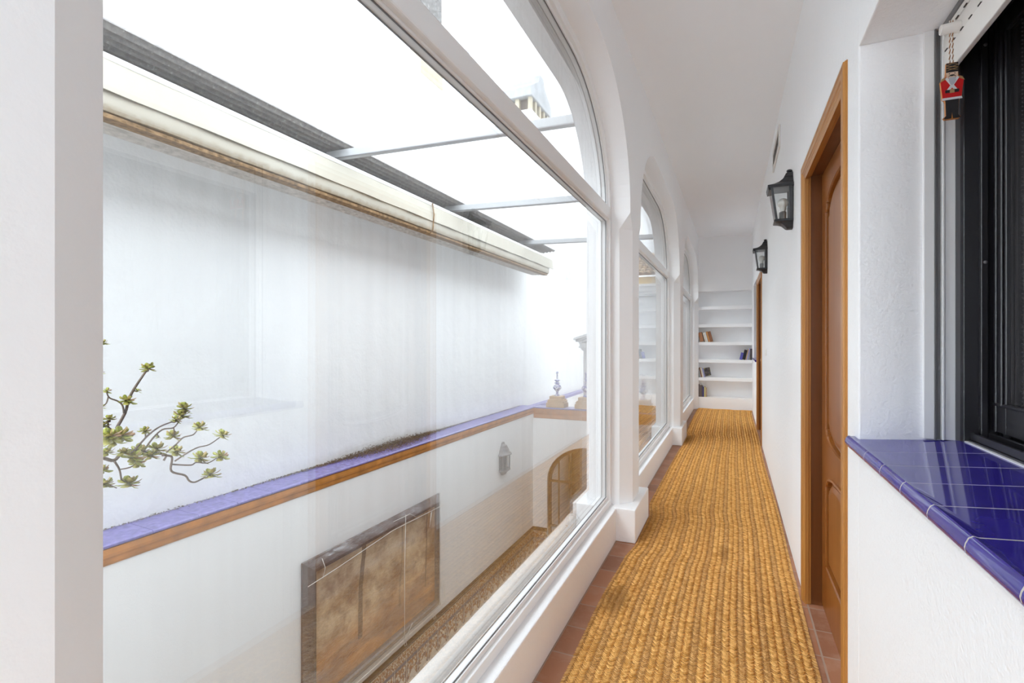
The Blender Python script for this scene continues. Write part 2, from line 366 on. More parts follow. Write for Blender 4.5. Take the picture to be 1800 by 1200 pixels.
def dup(root, loc, label, rotz=None):
    r = root.copy(); C.objects.link(r); r.location = loc; r['label'] = label
    if rotz is not None: r.rotation_euler = (0, 0, rotz)
    for ch in list(root.children):
        c = ch.copy(); C.objects.link(c); c.parent = r
        for g in list(ch.children):
            d = g.copy(); C.objects.link(d); d.parent = c
    return r

# ------------------------------------------------------------------ the gallery shell
R = .3157; YB = -3.4; YE = 10.05
def ceil_z(x, y):
    t = (x+.6)/.916; return (3.04+.018*y)*(1-t) + (2.82+.038*y)*t
struct(MB().box(-.72, R+.1, YB, YE+.4, -.25, 0), 'floor', M['floor'], 'terracotta tiled floor of the white gallery under the straw runner', 'floor')
c = MB(); nx, ny = 8, 40; X0, X1, Y0, Y1 = -.66, R+.05, YB, YE+.1
g_ = [[(X0+(X1-X0)*i/nx, Y0+(Y1-Y0)*j/ny) for i in range(nx+1)] for j in range(ny+1)]
for z_ in (0, 1):
    o_ = len(c.v); c.v += [(x, y, ceil_z(x, y) if z_ == 0 else 3.32) for r_ in g_ for x, y in r_]
    c.f += [(o_+j*(nx+1)+i, o_+j*(nx+1)+i+1, o_+(j+1)*(nx+1)+i+1, o_+(j+1)*(nx+1)+i) for j in range(ny) for i in range(nx)]
struct(c, 'ceiling', M['ceiling'], 'plain white ceiling of the long gallery', 'ceiling', smooth='all')
# arched openings of the left wall
WIN = [(.340, 3.226), (3.61, 6.43), (6.95, 9.95), (-2.9, -.08)]  # last opening lies out of view, added to let in daylight
def arch(y0, y1, zb, zs, zc, rx, seg=14, extra=()):
    """outline of a basket arch, from bottom left up and over to bottom right"""
    p = [(y0, zb)] + [(y0, z) for z in extra] + [(y0, zs)]
    for k in range(1, seg+1):
        a = math.pi/2*k/seg; p.append((y0+rx-rx*math.cos(a), zs+(zc-zs)*math.sin(a)))
    for k in range(seg, -1, -1):
        a = math.pi/2*k/seg; p.append((y1-rx+rx*math.cos(a), zs+(zc-zs)*math.sin(a)))
    return p + [(y1, z) for z in reversed(extra)] + [(y1, zb)]
ZS, ZC, RX = 2.10, 2.79, .80
def wall_outline(zb, zs, zc, rx, top, cham=0):
    p = [(YB, zb)]
    for (a, b) in sorted(WIN):
        q = arch(a, b, zb, zs, zc, rx, 14, (1.98, 2.08))
        n = len(q)
        if cham:
            q = [((y - cham if i <= 1 else y + cham if i >= n-2 else y), z) for i, (y, z) in enumerate(q)]
        p += q
    return p + [(YE, zb), (YE, top), (YB, top)]
m = MB()
m.prism(wall_outline(0, ZS, ZC, RX, 3.33, .076), 'x', -.6, -.67, wall_outline(0, ZS, ZC, RX, 3.33))
m.prism(wall_outline(0, ZS, ZC, RX, 3.33), 'x', -.67, -.79)
o2 = []
def ext_outline():
    p = [(YB, -.02)]
    for (a, b) in sorted(WIN): p += arch(a, b, -.02, 2.02, 2.69, .62, 14)
    return p + [(13, -.02), (13, 3.33), (YB, 3.33)]
m.prism(ext_outline(), 'x', -.79, -.886)
struct(m, 'wall_left', M['wall_smooth'], 'white left gallery wall of chamfered pillars and three basket arches', 'wall')
m = MB(); m.box(-.886, -.70, YB, 13, -3.3, -.02); m.box(-1.08, -.886, YB, 9.0, -.16, .022)
struct(m, 'trim_1', M['gravel'], 'gritty cement ledge outside the gallery windows under the white pipe', 'ledge')
m = MB()
for (a, b) in WIN: m.box(-.79, -.675, a-.001, b+.001, 0, .205)
struct(m, 'baseboard_left', M['wall'], 'low white curb running along below the three gallery windows', 'curb', bevel=.006)
PL = [(-.3, .20, 'behind the camera beside the nearest arch'), (3.15, 3.68, 'under the pillar between the first and second window'), (6.36, 7.02, 'under the pillar between the second and third window')]
for i, (a, b, t) in enumerate(PL[1:]):
    struct(MB().box(-.70, -.556-.01*i, a, b, 0, .21), 'trim_%d' % (2+i), M['wall'], 'white square plinth block '+t, 'plinth', bevel=.006)
m = MB()
for (a, b) in ((3.15, 3.68), (6.36, 7.02)): m.box(-.975, -.80, a+.05, b-.05, 0, .19)
struct(m, 'trim_4', M['ext_trim'], 'white plinth blocks outside the glass at the pillar feet', 'plinth', bevel=.006)

WL = ['nearest and largest arched white window, filling the left of the view onto the courtyard',
      'middle arched window, seen past the first white pillar', 'farthest arched window, next to the bookshelf wall', 'unseen arched window added behind the viewpoint to let in more light']
for i, (a, b) in enumerate(WIN):
    root = thing('window_%d' % (1, 2, 3, 7)[i], WL[i], 'window', (-.755, (a+b)/2, .205), kind='structure')
    e = (1.98, 2.08); a -= .05 if i == 0 else 0
    fo = arch(a, b, .205, ZS, ZC, RX, 14, e); fi = arch(a+.045, b-.045, .245, ZS, ZC-.05, RX-.03, 14, e); fj = arch(a+.06, b-.06, .262, ZS, ZC-.066, RX-.04, 14, e)
    MB().ring(fo, fi, 'x', -.72, -.79).build('window_frame', M['frame'], root, world=True, bevel=.004)
    MB().ring(fi, fj, 'x', -.737, -.777).build('glazing_bead', M['frame'], root, world=True)
    g = arch(a+.06, b-.06, .262, ZS, ZC-.066, RX-.04, 14, e); gi = arch(a+.0635, b-.0635, .2655, ZS, ZC-.0695, RX-.042, 14, e)
    t = MB(); t.ring(g, gi, 'x', -.7425, -.7455); t.ring(g, gi, 'x', -.7705, -.7735); t.build('rubber_seal', M['seal'], root, world=True)
    t = MB(); t.box(-.72, -.79, a+.03, b-.03, 2.035, 2.115); t.build('transom', M['frame'], root, world=True, bevel=.006)
    t = MB(); t.box(-.737, -.777, a+.06, b-.06, 2.024, 2.035); t.box(-.737, -.777, a+.06, b-.06, 2.115, 2.126); t.build('transom_bead', M['frame'], root, world=True, bevel=.003)
    t = MB()
    for sx in (-.7425, -.7705):
        t.box(sx, sx-.003, a+.06, b-.06, 2.0205, 2.024); t.box(sx, sx-.003, a+.06, b-.06, 2.126, 2.129)
    t.build('transom_seal', M['gasket'], root, world=True)
    MB().box(-.770, -.746, a+.05, b-.05, .25, 2.03).build('glass_pane', M['glass'], root, world=True)
    up = [p for p in arch(a+.05, b-.05, 2.12, 2.121, ZC-.055, RX-.035, 14)]
    MB().prism(up, 'x', -.770, -.746).build('fanlight_pane', M['glass_hi'], root, world=True)

# right wall made of the solid bits round its openings
def grid_wall(x0, x1, y0, y1, z0, z1, holes):
    m = MB(); ys = sorted({y0, y1, *[h[0] for h in holes], *[h[1] for h in holes]})
    for a, b in zip(ys, ys[1:]):
        cur = z0
        for h in sorted([h for h in holes if h[0] <= a and h[1] >= b], key=lambda h: h[2]):
            if h[2] > cur: m.box(x0, x1, a, b, cur, h[2])
            cur = max(cur, h[3])
        if cur < z1: m.box(x0, x1, a, b, cur, z1)
    return m
D1 = (1.79, 2.83, 2.105); D2 = (6.72, 8.02, 2.14); W4 = (.52, 1.646, .955, 2.065); W5 = (8.30, 9.40, .975, 2.2)
holes = [(D1[0]+.05, D1[1]-.05, -1, D1[2]-.05), (D2[0]+.05, D2[1]-.05, -1, D2[2]-.05), W4, W5]
struct(grid_wall(R, .62, YB, YE+.4, 0, 3.33, holes), 'wall_right', M['wall'], 'white right gallery wall with two oak doors, lanterns and a blue-silled window', 'wall', bevel=.004)
m = MB(); m.box(-.9, -.12, YB-.2, YB, 0, 3.33); m.box(.29, .7, YB-.2, YB, 0, 3.33); m.box(-.12, .29, YB-.2, YB, 2.65, 3.33); m.box(-.12, .29, YB-.2, YB, 0, .45)
struct(m, 'wall_back', M['wall'], 'white wall closing the gallery behind the viewpoint', 'wall')
wb = thing('window_6', 'unseen tall window added behind the viewpoint to let in fill light', 'window', (.085, YB-.1, .45), kind='structure')  # invented opening for the fill light behind the viewpoint
MB().ring([(-.12, .45), (.29, .45), (.29, 2.65), (-.12, 2.65)], [(-.09, .48), (.26, .48), (.26, 2.62), (-.09, 2.62)], 'y', YB-.13, YB-.07).build('window_frame', M['frame'], wb, world=True)
MB().box(-.10, .27, YB-.104, YB-.1, .49, 2.61).build('glass_pane', M['glass'], wb, world=True)
# end wall with the niche
NX0, NX1, NZ0, NZ1 = -.615, R, .222, 2.2
m = MB(); m.box(-.8, NX0, YE, YE+.4, 0, 3.33); m.box(NX0, R+.3, YE, YE+.4, NZ1, 3.33); m.box(NX0, R+.3, YE, YE+.4, 0, NZ0); m.box(NX0, R+.3, YE+.26, YE+.4, NZ0, NZ1)
struct(m, 'wall_end', M['wall_smooth'], 'white end wall of the gallery holding the shelf niche', 'wall')
sh = thing('built_in_bookcase', 'white built-in bookcase niche with five plaster shelves in the end wall', 'bookcase', (-.15, YE+.13, NZ0))
for a, b in ((1.858, 1.918), (1.527, 1.59), (1.195, 1.253), (.866, .927), (.528, .59)):
    MB().box(NX0, NX1, YE-.004, YE+.26, a, b).build('shelf', M['shelf'], sh, world=True, bevel=.004)

# ------------------------------------------------------------------ doors
def outline_panel(y0, y1, z0, z1, top, bot, n=16):
    """shouldered panel outline; top/bot rise of the ornamental end (0 = straight)"""
    h = (y1-y0)/2; cyy = (y0+y1)/2; pts = []
    def end(zz, r, sgn):
        if not r: return [(h, zz)]
        q = [(h, zz-sgn*r), (h-.010, zz-sgn*r+sgn*.001), (h-.022, zz-sgn*r+sgn*.010), (h-.026, zz-sgn*r*.62-sgn*.002)]
        hh = h-.028
        for k in range(n+1):
            t = math.pi/2*k/n; q.append((hh*math.cos(t)*.94, zz-sgn*r*.62+sgn*r*.62*math.sin(t)))
        return q[:-1] + [(0, zz)]
    T = end(z1, top, 1); B = end(z0, bot, -1)
    right = list(reversed(B)) + T
    left = [(-x, z) for x, z in reversed(right)]
    pts = right + left
    out = []
    for x, z in pts:
        if not out or (abs(out[-1][0]-x)+abs(out[-1][1]-z)) > 1e-6: out.append((x, z))
    if abs(out[0][0]-out[-1][0])+abs(out[0][1]-out[-1][1]) < 1e-6: out.pop()
    return [(cyy+x, z) for x, z in out]
def shrink(p, d):
    ys = [q[0] for q in p]; zs = [q[1] for q in p]; cyy = (min(ys)+max(ys))/2; cz = (min(zs)+max(zs))/2; hy = (max(ys)-min(ys))/2; hz = (max(zs)-min(zs))/2
    return [(cyy+(y-cyy)*(hy-d)/hy, cz+(z-cz)*(hz-d)/hz) for y, z in p]
def door(name, label, y0, y1, zt, knob_y=None):
    root = thing(name, label, 'door', (R, (y0+y1)/2, 0), kind='structure')
    cw = .072
    prof = [(R-x, t) for x, t in [(-.001, 0), (.0035, 0), (.0042, .0016), (.0068, .0012), (.0075, .003), (.0118, .004), (.0128, .010), (.0125, .014), (.0095, .017), (.0115, .021), (.0115, .040), (.0075, .043), (.0075, .050), (.0045, .053), (.0045, .061), (.0015, .065), (.0015, cw), (-.001, cw)]]
    # casing: sweep profile along the three sides, mitred
    def ring_at(y, z, ty, tz): return [(x, y+ty*t, z+tz*t) for x, t in prof]
    k = MB(); k.loft([ring_at(y0, 0, 1, 0), ring_at(y0, zt, 1, -1)]); k.build('casing', M['wood'], root, world=True)
    k = MB(); k.loft([ring_at(y1, 0, -1, 0), ring_at(y1, zt, -1, -1)]); k.build('casing', M['wood'], root, world=True)
    k = MB(); k.loft([ring_at(y0, zt, 1, -1), ring_at(y1, zt, -1, -1)]); k.build('casing', M['wood_h'], root, world=True)
    a, b, t = y0+cw-.012, y1-cw+.012, zt-cw+.012
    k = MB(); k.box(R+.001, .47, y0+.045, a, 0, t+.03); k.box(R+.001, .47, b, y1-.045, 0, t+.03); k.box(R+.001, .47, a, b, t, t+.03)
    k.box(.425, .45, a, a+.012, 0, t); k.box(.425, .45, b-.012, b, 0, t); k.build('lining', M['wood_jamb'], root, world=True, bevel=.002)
    for (p0, p1, q) in ((a, a+.010, 1), (b-.010, b, -1)):
        k = MB(); k.box(R-.001, R+.014, p0, p1, 0, t); k.box(R+.014, R+.024, p0 if q > 0 else p0+.005, p1-.005 if q > 0 else p1, 0, t); k.build('jamb_moulding', M['wood'], root, world=True, bevel=.0015)
    k = MB(); k.box(R-.001, R+.014, a, b, t-.010, t); k.box(R+.014, R+.024, a, b, t-.005, t); k.build('jamb_moulding', M['wood_h'], root, world=True, bevel=.0015)
    a += .004; b -= .004; t -= .004; X = .385
    leaf = MB(); pn = [outline_panel(a+.14, b-.14, .79, t-.10, .10, .062), outline_panel(a+.14, b-.14, .235, .68, .062, 0)]
    bmh = bmesh.new(); loops = [[(a, .012), (b, .012), (b, t), (a, t)]] + pn; es = []
    for lp in loops:
        vv = [bmh.verts.new((X, y, z)) for y, z in lp]
        es += [bmh.edges.new((vv[i], vv[(i+1) % len(vv)])) for i in range(len(vv))]
    bmesh.ops.triangle_fill(bmh, use_beauty=True, edges=es)
    bmh.verts.index_update(); leaf.add([v.co.copy() for v in bmh.verts], [[v.index for v in f.verts] for f in bmh.faces]); bmh.free()
    leaf.add([(X, a, .012), (X, b, .012), (X, b, t), (X, a, t), (X+.04, a, .012), (X+.04, b, .012), (X+.04, b, t), (X+.04, a, t)], [(0, 1, 5, 4), (1, 2, 6, 5), (2, 3, 7, 6), (3, 0, 4, 7), (4, 5, 6, 7)])
    lf = leaf.build('door_leaf', M['wood_leaf'], root, world=True, fix=False)
    for p in pn:
        r = [(0, 0), (.002, -.007), (.010, -.009), (.013, -.003), (.0135, .012), (.024, .016), (.0245, .010), (.031, .010), (.0315, .004), (.052, -.002), (.060, -.003)]
        k = MB(); k.loft([[(X+dx, y, z) for y, z in shrink(p, d)] for d, dx in r], cap=False)
        n = len(p); k.f.append(tuple(range((len(r)-1)*n, len(r)*n)))
        kk = k.build('panel', M['wood_leaf'], lf); kk.location = -Vector(root.location)
    if knob_y is None: return root
    k = MB(); k.lathe([(.022, 0), (.022, .006), (.009, .01), (.009, .035), (.022, .045), (.026, .06), (.018, .072), (.002, .075)], seg=16)
    kb = k.build('knob', M['brass'], root, smooth=True); kb.rotation_euler = (0, -math.pi/2, 0); kb.location = (X-R, knob_y-(y0+y1)/2, 1.03)
    return root
door('door_1', 'nearer oak door with arched panels, set in a moulded honey-coloured casing', D1[0], D1[1], D1[2])
door('door_2', 'farther oak door down the gallery, just before the shelf wall', D2[0], D2[1], D2[2], 7.0)

# ------------------------------------------------------------------ near window on the right: blue tile sill, shutter, black sash
root = thing('window_4', 'near window on the right with blue tiled sill, half-open cream shutter and black sash', 'window', (.45, .82, .955), kind='structure')
def sill(parent, y0, y1, joints, zf, zb, x0, x1, mat, lip=.022):
    def strip(m, a, b, d=0):
        prof = []; r = .016-d
        for k in range(9):   # bullnose
            t = math.pi/2 + math.pi*k/8; prof.append((x0+.016+r*math.cos(t), zf-.014+r*math.sin(t)+(.0025 if 0 < k < 3 else 0)))
        zl = lambda x: zf+.002-d+(zb-zf-.002)*(x-x0-.016)/(x1-x0-.016)
        prof = prof + [(x1, zb-.024), (x1, zb-d), (x0+.034, zl(x0+.034)), (x0+.024, zl(x0+.024))]
        m.loft([[(x, a, z) for x, z in prof], [(x, b, z) for x, z in prof]])
    m = MB(); ys = [y0] + joints + [y1]
    for a, b in zip(ys, ys[1:]): strip(m, a+.0022, b-.0022)
    s = m.build('sill_tiles', mat, parent, world=True, smooth=True)
    m = MB(); strip(m, y0+.004, y1-.004, .0003)
    m.build('sill_grout', M['grout'], s, world=False).location = -Vector(parent.location)
    return s
sill(root, .47, 1.70, [1.474-.147*k for k in range(6, -1, -1)], .983, 1.003, .292, .56, M['blue'])
y1 = W4[1]; y0 = W4[0]
m = MB(); m.box(.457, .479, y1-.010, y1+.01, 1.0, 2.065); m.box(.497, .522, y1-.010, y1+.01, 1.0, 2.065); m.box(.4925, .4975, y1-.018, y1, 1.0, 2.065); m.build('jamb_strip', M['frame'], root, world=True, bevel=.001)
m = MB(); m.box(.479, .4925, y1-.004, y1+.01, 1.0, 2.065); m.box(.479, .482, y1-.014, y1, 1.0, 2.065); m.box(.522, .531, y1-.012, y1+.01, 1.0, 2.065); m.build('shutter_guide', M['gasket'], root, world=True)
sh = None
zs = 1.931
sl = MB(); sl.prism([(.494, zs), (.506, zs), (.506, zs+.062), (.494, zs+.062)], 'y', y0+.006, y1-.006)
shut = sl.build('bottom_bar', M['shut'], root, world=True, bevel=.002)
for k in range(2):
    z = zs+.064+k*.043
    MB().prism([(.497, z), (.503, z), (.505, z+.01), (.505, z+.036), (.503, z+.041), (.497, z+.041), (.4945, z+.032), (.4945, z+.009)], 'y', y0+.006, y1-.006).build('shutter_slat', M['shut'], root, world=True, smooth=True)
m = MB()
for k in range(2):
    z = zs+.0625+k*.043
    for j in range(22):
        y = 1.60-.047*j-.02*k; m.box(.4930, .4958, y, y+.015, z-.0005, z+.0018)
m.build('shutter_slots', M['slot'], root, world=True)
m = MB(); m.box(.49, .6, y0, y1-.002, 2.052, 2.066); m.build('shutter_box_gap', M['gasket'], root, world=True)
m = MB(); prof = [(.0135, 0), (.013, .012), (.0115, .037), (.011, .0375), (.0085, .0375), (.008, .034), (.001, .034)]
m.lathe(prof, seg=18); pg = m.build('shutter_stop_peg', M['shut'], root, smooth=True); pg.rotation_euler = (0, -math.pi/2, 0); pg.location = (.495-.45, 1.525-.82, 2.006-.955)
# black frame and sash
m = MB(); m.box(.531, .66, y1-.03, y1+.02, .995, 2.065); m.box(.56, .575, y1-.045, y1-.03, 1.01, 2.065); m.box(.60, .615, y1-.05, y1-.03, 1.01, 2.065); m.box(.531, .66, y0, y1, 2.03, 2.065)
m.build('outer_frame', M['bk'], root, world=True, bevel=.002)
m = MB(); m.box(.54, .66, y0, y1-.03, .99, 1.008); m.box(.545, .553, y0, y1-.03, 1.008, 1.026); m.box(.575, .582, y0, y1-.04, 1.008, 1.03); m.box(.615, .622, y0, y1-.04, 1.008, 1.034); m.build('bottom_track', M['bk'], root, world=True, bevel=.0015)
m = MB(); m.box(.585, .61, 1.545, 1.60, 1.034, 2.04); m.box(.585, .61, y0, 1.545, 1.034, 1.105); m.box(.585, .61, y0, 1.545, 1.985, 2.04); m.box(.581, .586, 1.585, 1.596, 1.034, 2.04); m.box(.581, .586, y0, 1.60, 1.098, 1.106); m.box(.579, .585, 1.552, 1.557, 1.1, 1.99)
m.build('sash', M['bk'], root, world=True, bevel=.003)
MB().box(.594, .602, y0, 1.55, 1.1, 1.99).build('sash_pane', M['pane'], root, world=True)
m = MB(); m.box(.533, .541, y0, 1.63, .995, 1.004); m.build('sealant_line', M['frame'], root, world=True)
m = MB()
for k in range(0): m.lathe([(.0002, -.0022), (.0022, 0), (.0002, .0022)], 0, 0, 6)
m = MB(); n = 95
for k in range(n): m.add([(.5905+.0022*a, 1.484+.0022*b, 1.10+k*.0093+.0022*c_) for a, b, c_ in ((1,0,0),(-1,0,0),(0,1,0),(0,-1,0),(0,0,1),(0,0,-1))], [(0,2,4),(2,1,4),(1,3,4),(3,0,4),(2,0,5),(1,2,5),(3,1,5),(0,3,5)])
m.build('bead_chain', M['bk'], root, world=True, smooth='all')
m = MB(); m.lathe([(.004, 0), (.004, .002), (.001, .003)], seg=10)
for z in (1.45, 1.985):
    s = m.build('screw_head', M['gasket'], root); s.rotation_euler = (math.pi/2, 0, 0); s.location = (.568-.45, y1-.046-.82, z-.955)
# far window on the right
root = thing('window_5', 'far window recess with dark blue sill between second door and shelf wall', 'window', (.45, 8.85, .975), kind='structure')
sill(root, W5[0]-.04, W5[1]+.04, [W5[0]+.147*k for k in range(1, 7)], .985, 1.0, .292, .56, M['blue'])
m = MB(); m.box(.53, .6, W5[0], W5[0]+.06, 1.0, 2.2); m.box(.53, .6, W5[1]-.06, W5[1], 1.0, 2.2); m.box(.53, .6, W5[0], W5[1], 2.14, 2.2); m.box(.53, .6, W5[0], W5[1], 1.0, 1.06); m.build('outer_frame', M['bk'], root, world=True)
MB().box(.56, .57, W5[0]+.05, W5[1]-.05, 1.05, 2.15).build('sash_pane', M['pane'], root, world=True)

# toy soldier hanging on the shutter peg
orn = thing('soldier_ornament', 'small painted toy soldier in a red coat hanging from the shutter peg', 'ornament', (.4785, 1.525, 1.787), math.atan2(.4785, 1.525)*-1+.34)
orn.scale = (.885, .885, .885)
def slab(name, mat, poly, y0, y1, parent=orn): return MB().prism([(x/1000, z/1000) for x, z in poly], 'y', y0/1000, y1/1000).build(name, mat, parent)
body = [(-16,0),(17,0),(20,5),(14,9),(16,45),(17,52),(22,55),(26,98),(27,103),(22,112),(15,115),(14,126),(14,152),(-13,152),(-14,126),(-15,115),(-22,112),(-27,103),(-26,98),(-22,55),(-17,52),(-15,45),(-14,9),(-20,5)]
body = [(x*.94, z) for x, z in body]
slab('wood_body', M['ply'], body, -4, 4)
slab('trousers', M['paint_black'], [(-13,8),(-1,8),(0,20),(1,8),(13,8),(14.5,52),(-14.5,52)], -5, -3.9)
slab('boots', M['paint_black'], [(-19,1),(-2,1),(-1,10),(-13,10)], -5.4, -3.9); slab('boots', M['paint_black'], [(19,1),(2,1),(1,10),(13,10)], -5.4, -3.9)
coat = slab('coat', M['coat_red'], [(-20,56),(20,56),(24.6,98),(24.8,103),(20,112),(13,115),(-13,115),(-20,112),(-24.8,103),(-24.6,98)], -4.6, -3.9)
slab('coat_hem', M['paint_white'], [(-22,52),(22,52),(21,58),(-21,58)], -5.2, -3.9)
slab('cross_belt', M['paint_white'], [(-17,112),(-10,113),(12,78),(6,75)], -5.1, -4.5, coat); slab('cross_belt', M['paint_white'], [(17,112),(10,113),(-12,78),(-6,75)], -5.2, -4.5, coat)
slab('belt', M['paint_black'], [(-15,71),(15,71),(15,79),(-15,79)], -5.3, -4.5, coat)
slab('buckle', M['gold'], [(-5,70),(5,70),(5,80),(-5,80)], -5.7, -4.6, coat)
slab('epaulette', M['gold'], [(-27,101),(-15,108),(-13,114),(-22,111)], -5.2, -3.9); slab('epaulette', M['gold'], [(27,101),(15,108),(13,114),(22,111)], -5.2, -3.9)
face = slab('face', M['skin'], [(-12,112),(12,112),(13,126),(-13,126)], -4.8, -3.9)
slab('moustache', M['paint_black'], [(-9,114),(-4,116),(0,115),(4,116),(9,114),(4,119),(0,119.5),(-4,119)], -5.4, -4.7, face)
slab('eye', M['paint_black'], [(-7,121),(-5,121),(-5,123.5),(-7,123.5)], -5.2, -4.7, face); slab('eye', M['paint_black'], [(5,121),(7,121),(7,123.5),(5,123.5)], -5.2, -4.7, face)
slab('beard', M['beard_grey'], [(-7,112),(7,112),(8,104),(4,94),(0,91),(-4,94),(-8,104)], -5.8, -3.9)
hat = slab('hat', M['paint_black'], [(-13,126),(13,126),(13.5,151),(-12.5,151)], -4.8, -3.9)
m = MB()
for a, b in (((-12,131),(13,137)),((13,131),(-12,137)),((-12,138),(13,144)),((13,138),(-12,144)),((-12,145),(2,150)),((13,145),(0,150))):
    m.tube([(a[0]/1000, -.005, a[1]/1000), (b[0]/1000, -.005, b[1]/1000)], .0006, 5)
m.build('hat_lacing', M['gold'], hat)
for dx, mt in ((-.0035, 0), (.0035, 1)):
    for j, mm in enumerate(('twine_white', 'twine_brown')):
        m = MB(); H = .2565
        p = [(dx*(1-k/60*.2)+.0011*math.cos(k*.8+j*math.pi), .0011*math.sin(k*.8+j*math.pi)-.0, .150+(H-.150+.012)*k/60) for k in range(61)]
        m.tube(p, .0012, 5); m.build('hanging_cord', M[mm], orn, smooth='all')

# ------------------------------------------------------------------ lanterns on the right wall
def make_lantern(loc, label):
    t = thing('wall_lantern', label, 'wall lamp', loc, 0, 'black wall lanterns along the right wall')
    def rect(x, y, z): return [(0, -y, z), (-x, -y, z), (-x, y, z), (0, y, z)]
    m = MB(); m.box(-.014, 0, -.052, .052, -.10, .105); m.build('back_plate', M['iron'], t, bevel=.002)
    m = MB(); m.loft([rect(*r) for r in ((.132, .078, .082), (.130, .077, .098), (.098, .062, .106), (.072, .050, .118), (.054, .041, .134), (.044, .034, .148))])
    m.loft([rect(*r) for r in ((.046, .036, .1485), (.044, .035, .151), (.036, .029, .168), (.026, .022, .176))])
    rf = m.build('roof', M['iron'], t, smooth=True)
    m = MB(); m.lathe([(.006, .172), (.007, .178), (.014, .183), (.016, .188), (.011, .194), (.002, .197)], -.016, 0, 14); m.build('finial', M['iron'], rf, smooth=True)
    m = MB(); m.hexa([(-.128, -.076, .070), (-.110, -.066, .070), (-.110, .066, .070), (-.128, .076, .070)], [(-.133, -.079, .098), (-.118, -.070, .098), (-.118, .070, .098), (-.133, .079, .098)]); m.build('eave_lip', M['iron'], rf)
    tp = (.118, .068, .088); bt = (.092, .050, -.100)
    m = MB(); s = .006
    for sg in (-1, 1):
        m.hexa([(-bt[0], sg*bt[1]-s, bt[2]), (-bt[0]+2*s, sg*bt[1]-s, bt[2]), (-bt[0]+2*s, sg*bt[1]+s, bt[2]), (-bt[0], sg*bt[1]+s, bt[2])],
               [(-tp[0], sg*tp[1]-s, tp[2]), (-tp[0]+2*s, sg*tp[1]-s, tp[2]), (-tp[0]+2*s, sg*tp[1]+s, tp[2]), (-tp[0], sg*tp[1]+s, tp[2])])
        m.hexa([(-.022, sg*bt[1]-s, bt[2]), (-.006, sg*bt[1]-s, bt[2]), (-.006, sg*bt[1]+s, bt[2]), (-.022, sg*bt[1]+s, bt[2])],
               [(-.022, sg*tp[1]-s, tp[2]), (-.006, sg*tp[1]-s, tp[2]), (-.006, sg*tp[1]+s, tp[2]), (-.022, sg*tp[1]+s, tp[2])])
    m.build('corner_bars', M['iron'], t)
    m = MB(); m.loft([rect(*r) for r in ((.098, .056, -.112), (.098, .056, -.104), (.094, .053, -.098))]); m.build('base_tray', M['iron'], t)
    m = MB(); m.loft([rect(*r) for r in ((.098, .056, -.113), (.074, .046, -.118), (.056, .040, -.126), (.044, .036, -.138), (.036, .032, -.148), (.028, .024, -.153))]); m.build('bracket', M['iron'], t, smooth=True)
    for sg in (-1, 1):
        m = MB(); m.hexa([(-bt[0]+.01, sg*bt[1]-.001, bt[2]), (-.012, sg*bt[1]-.001, bt[2]), (-.012, sg*bt[1]+.001, bt[2]), (-bt[0]+.01, sg*bt[1]+.001, bt[2])],
                         [(-tp[0]+.01, sg*tp[1]-.001, tp[2]), (-.012, sg*tp[1]-.001, tp[2]), (-.012, sg*tp[1]+.001, tp[2]), (-tp[0]+.01, sg*tp[1]+.001, tp[2])]); m.build('glass_panel', M['glass_lamp'], t)
    m = MB(); m.hexa([(-bt[0], -bt[1]+.006, bt[2]), (-bt[0]+.002, -bt[1]+.006, bt[2]), (-bt[0]+.002, bt[1]-.006, bt[2]), (-bt[0], bt[1]-.006, bt[2])],
                     [(-tp[0], -tp[1]+.006, tp[2]), (-tp[0]+.002, -tp[1]+.006, tp[2]), (-tp[0]+.002, tp[1]-.006, tp[2]), (-tp[0], tp[1]-.006, tp[2])]); m.build('glass_panel', M['glass_lamp'], t)
    m = MB(); m.lathe([(.018, -.10), (.019, -.098), (.019, -.052), (.016, -.048)], -.05, 0, 16); m.build('bulb_socket', M['socket'], t, smooth=True)
    m = MB(); pr = [(.012, -.05), (.016, -.038)]
    for k in range(11):
        a = -math.pi*.28+math.pi*.78*k/10; pr.append((max(.0006, .029*math.cos(a)), .002+.029*math.sin(a)))
    m.lathe(pr, -.05, 0, 20); m.build('bulb', M['bulb'], t, smooth='all')
    return t
lan = make_lantern((R, 3.33, 2.065), 'nearer black iron lantern on the white wall, left of the near door')
dup(lan, (R, 5.72, 2.105), 'farther black iron lantern, above the light switch down the gallery')
# vent grille
v = thing('vent_grille', 'white slatted air vent high on the right wall above the lanterns', 'vent', (R, 4.46, 2.685))
m = MB(); fr_o = [(4.15, 2.685), (4.77, 2.685), (4.77, 2.85), (4.15, 2.85)]; fr_i = [(4.18, 2.712), (4.74, 2.712), (4.74, 2.823), (4.18, 2.823)]
m.ring(fr_o, fr_i, 'x', R-.012, R-.0005); m.build('frame', M['vent'], v, world=True, bevel=.002)
MB().box(R-.003, R-.0005, 4.18, 4.74, 2.712, 2.823).build('duct_shadow', M['dark'], v, world=True)
for k in range(4):
    z = 2.716+k*.028; MB().hexa([(R-.011, 4.18, z), (R-.004, 4.18, z+.012), (R-.004, 4.74, z+.012), (R-.011, 4.74, z)], [(R-.011, 4.18, z+.004), (R-.004, 4.18, z+.019), (R-.004, 4.74, z+.019), (R-.011, 4.74, z+.004)]).build('louvre', M['vent'], v, world=True)
sw = thing('light_switch', 'ivory light switch on the right wall before the far door', 'switch', (R, 5.84, 1.11))
MB().box(R-.009, R-.0003, 5.80, 5.88, 1.11, 1.19).build('plate', M['plastic'], sw, world=True, bevel=.003)
MB().box(R-.014, R-.008, 5.815, 5.865, 1.125, 1.175).build('rocker', M['plastic'], sw, world=True, bevel=.002)

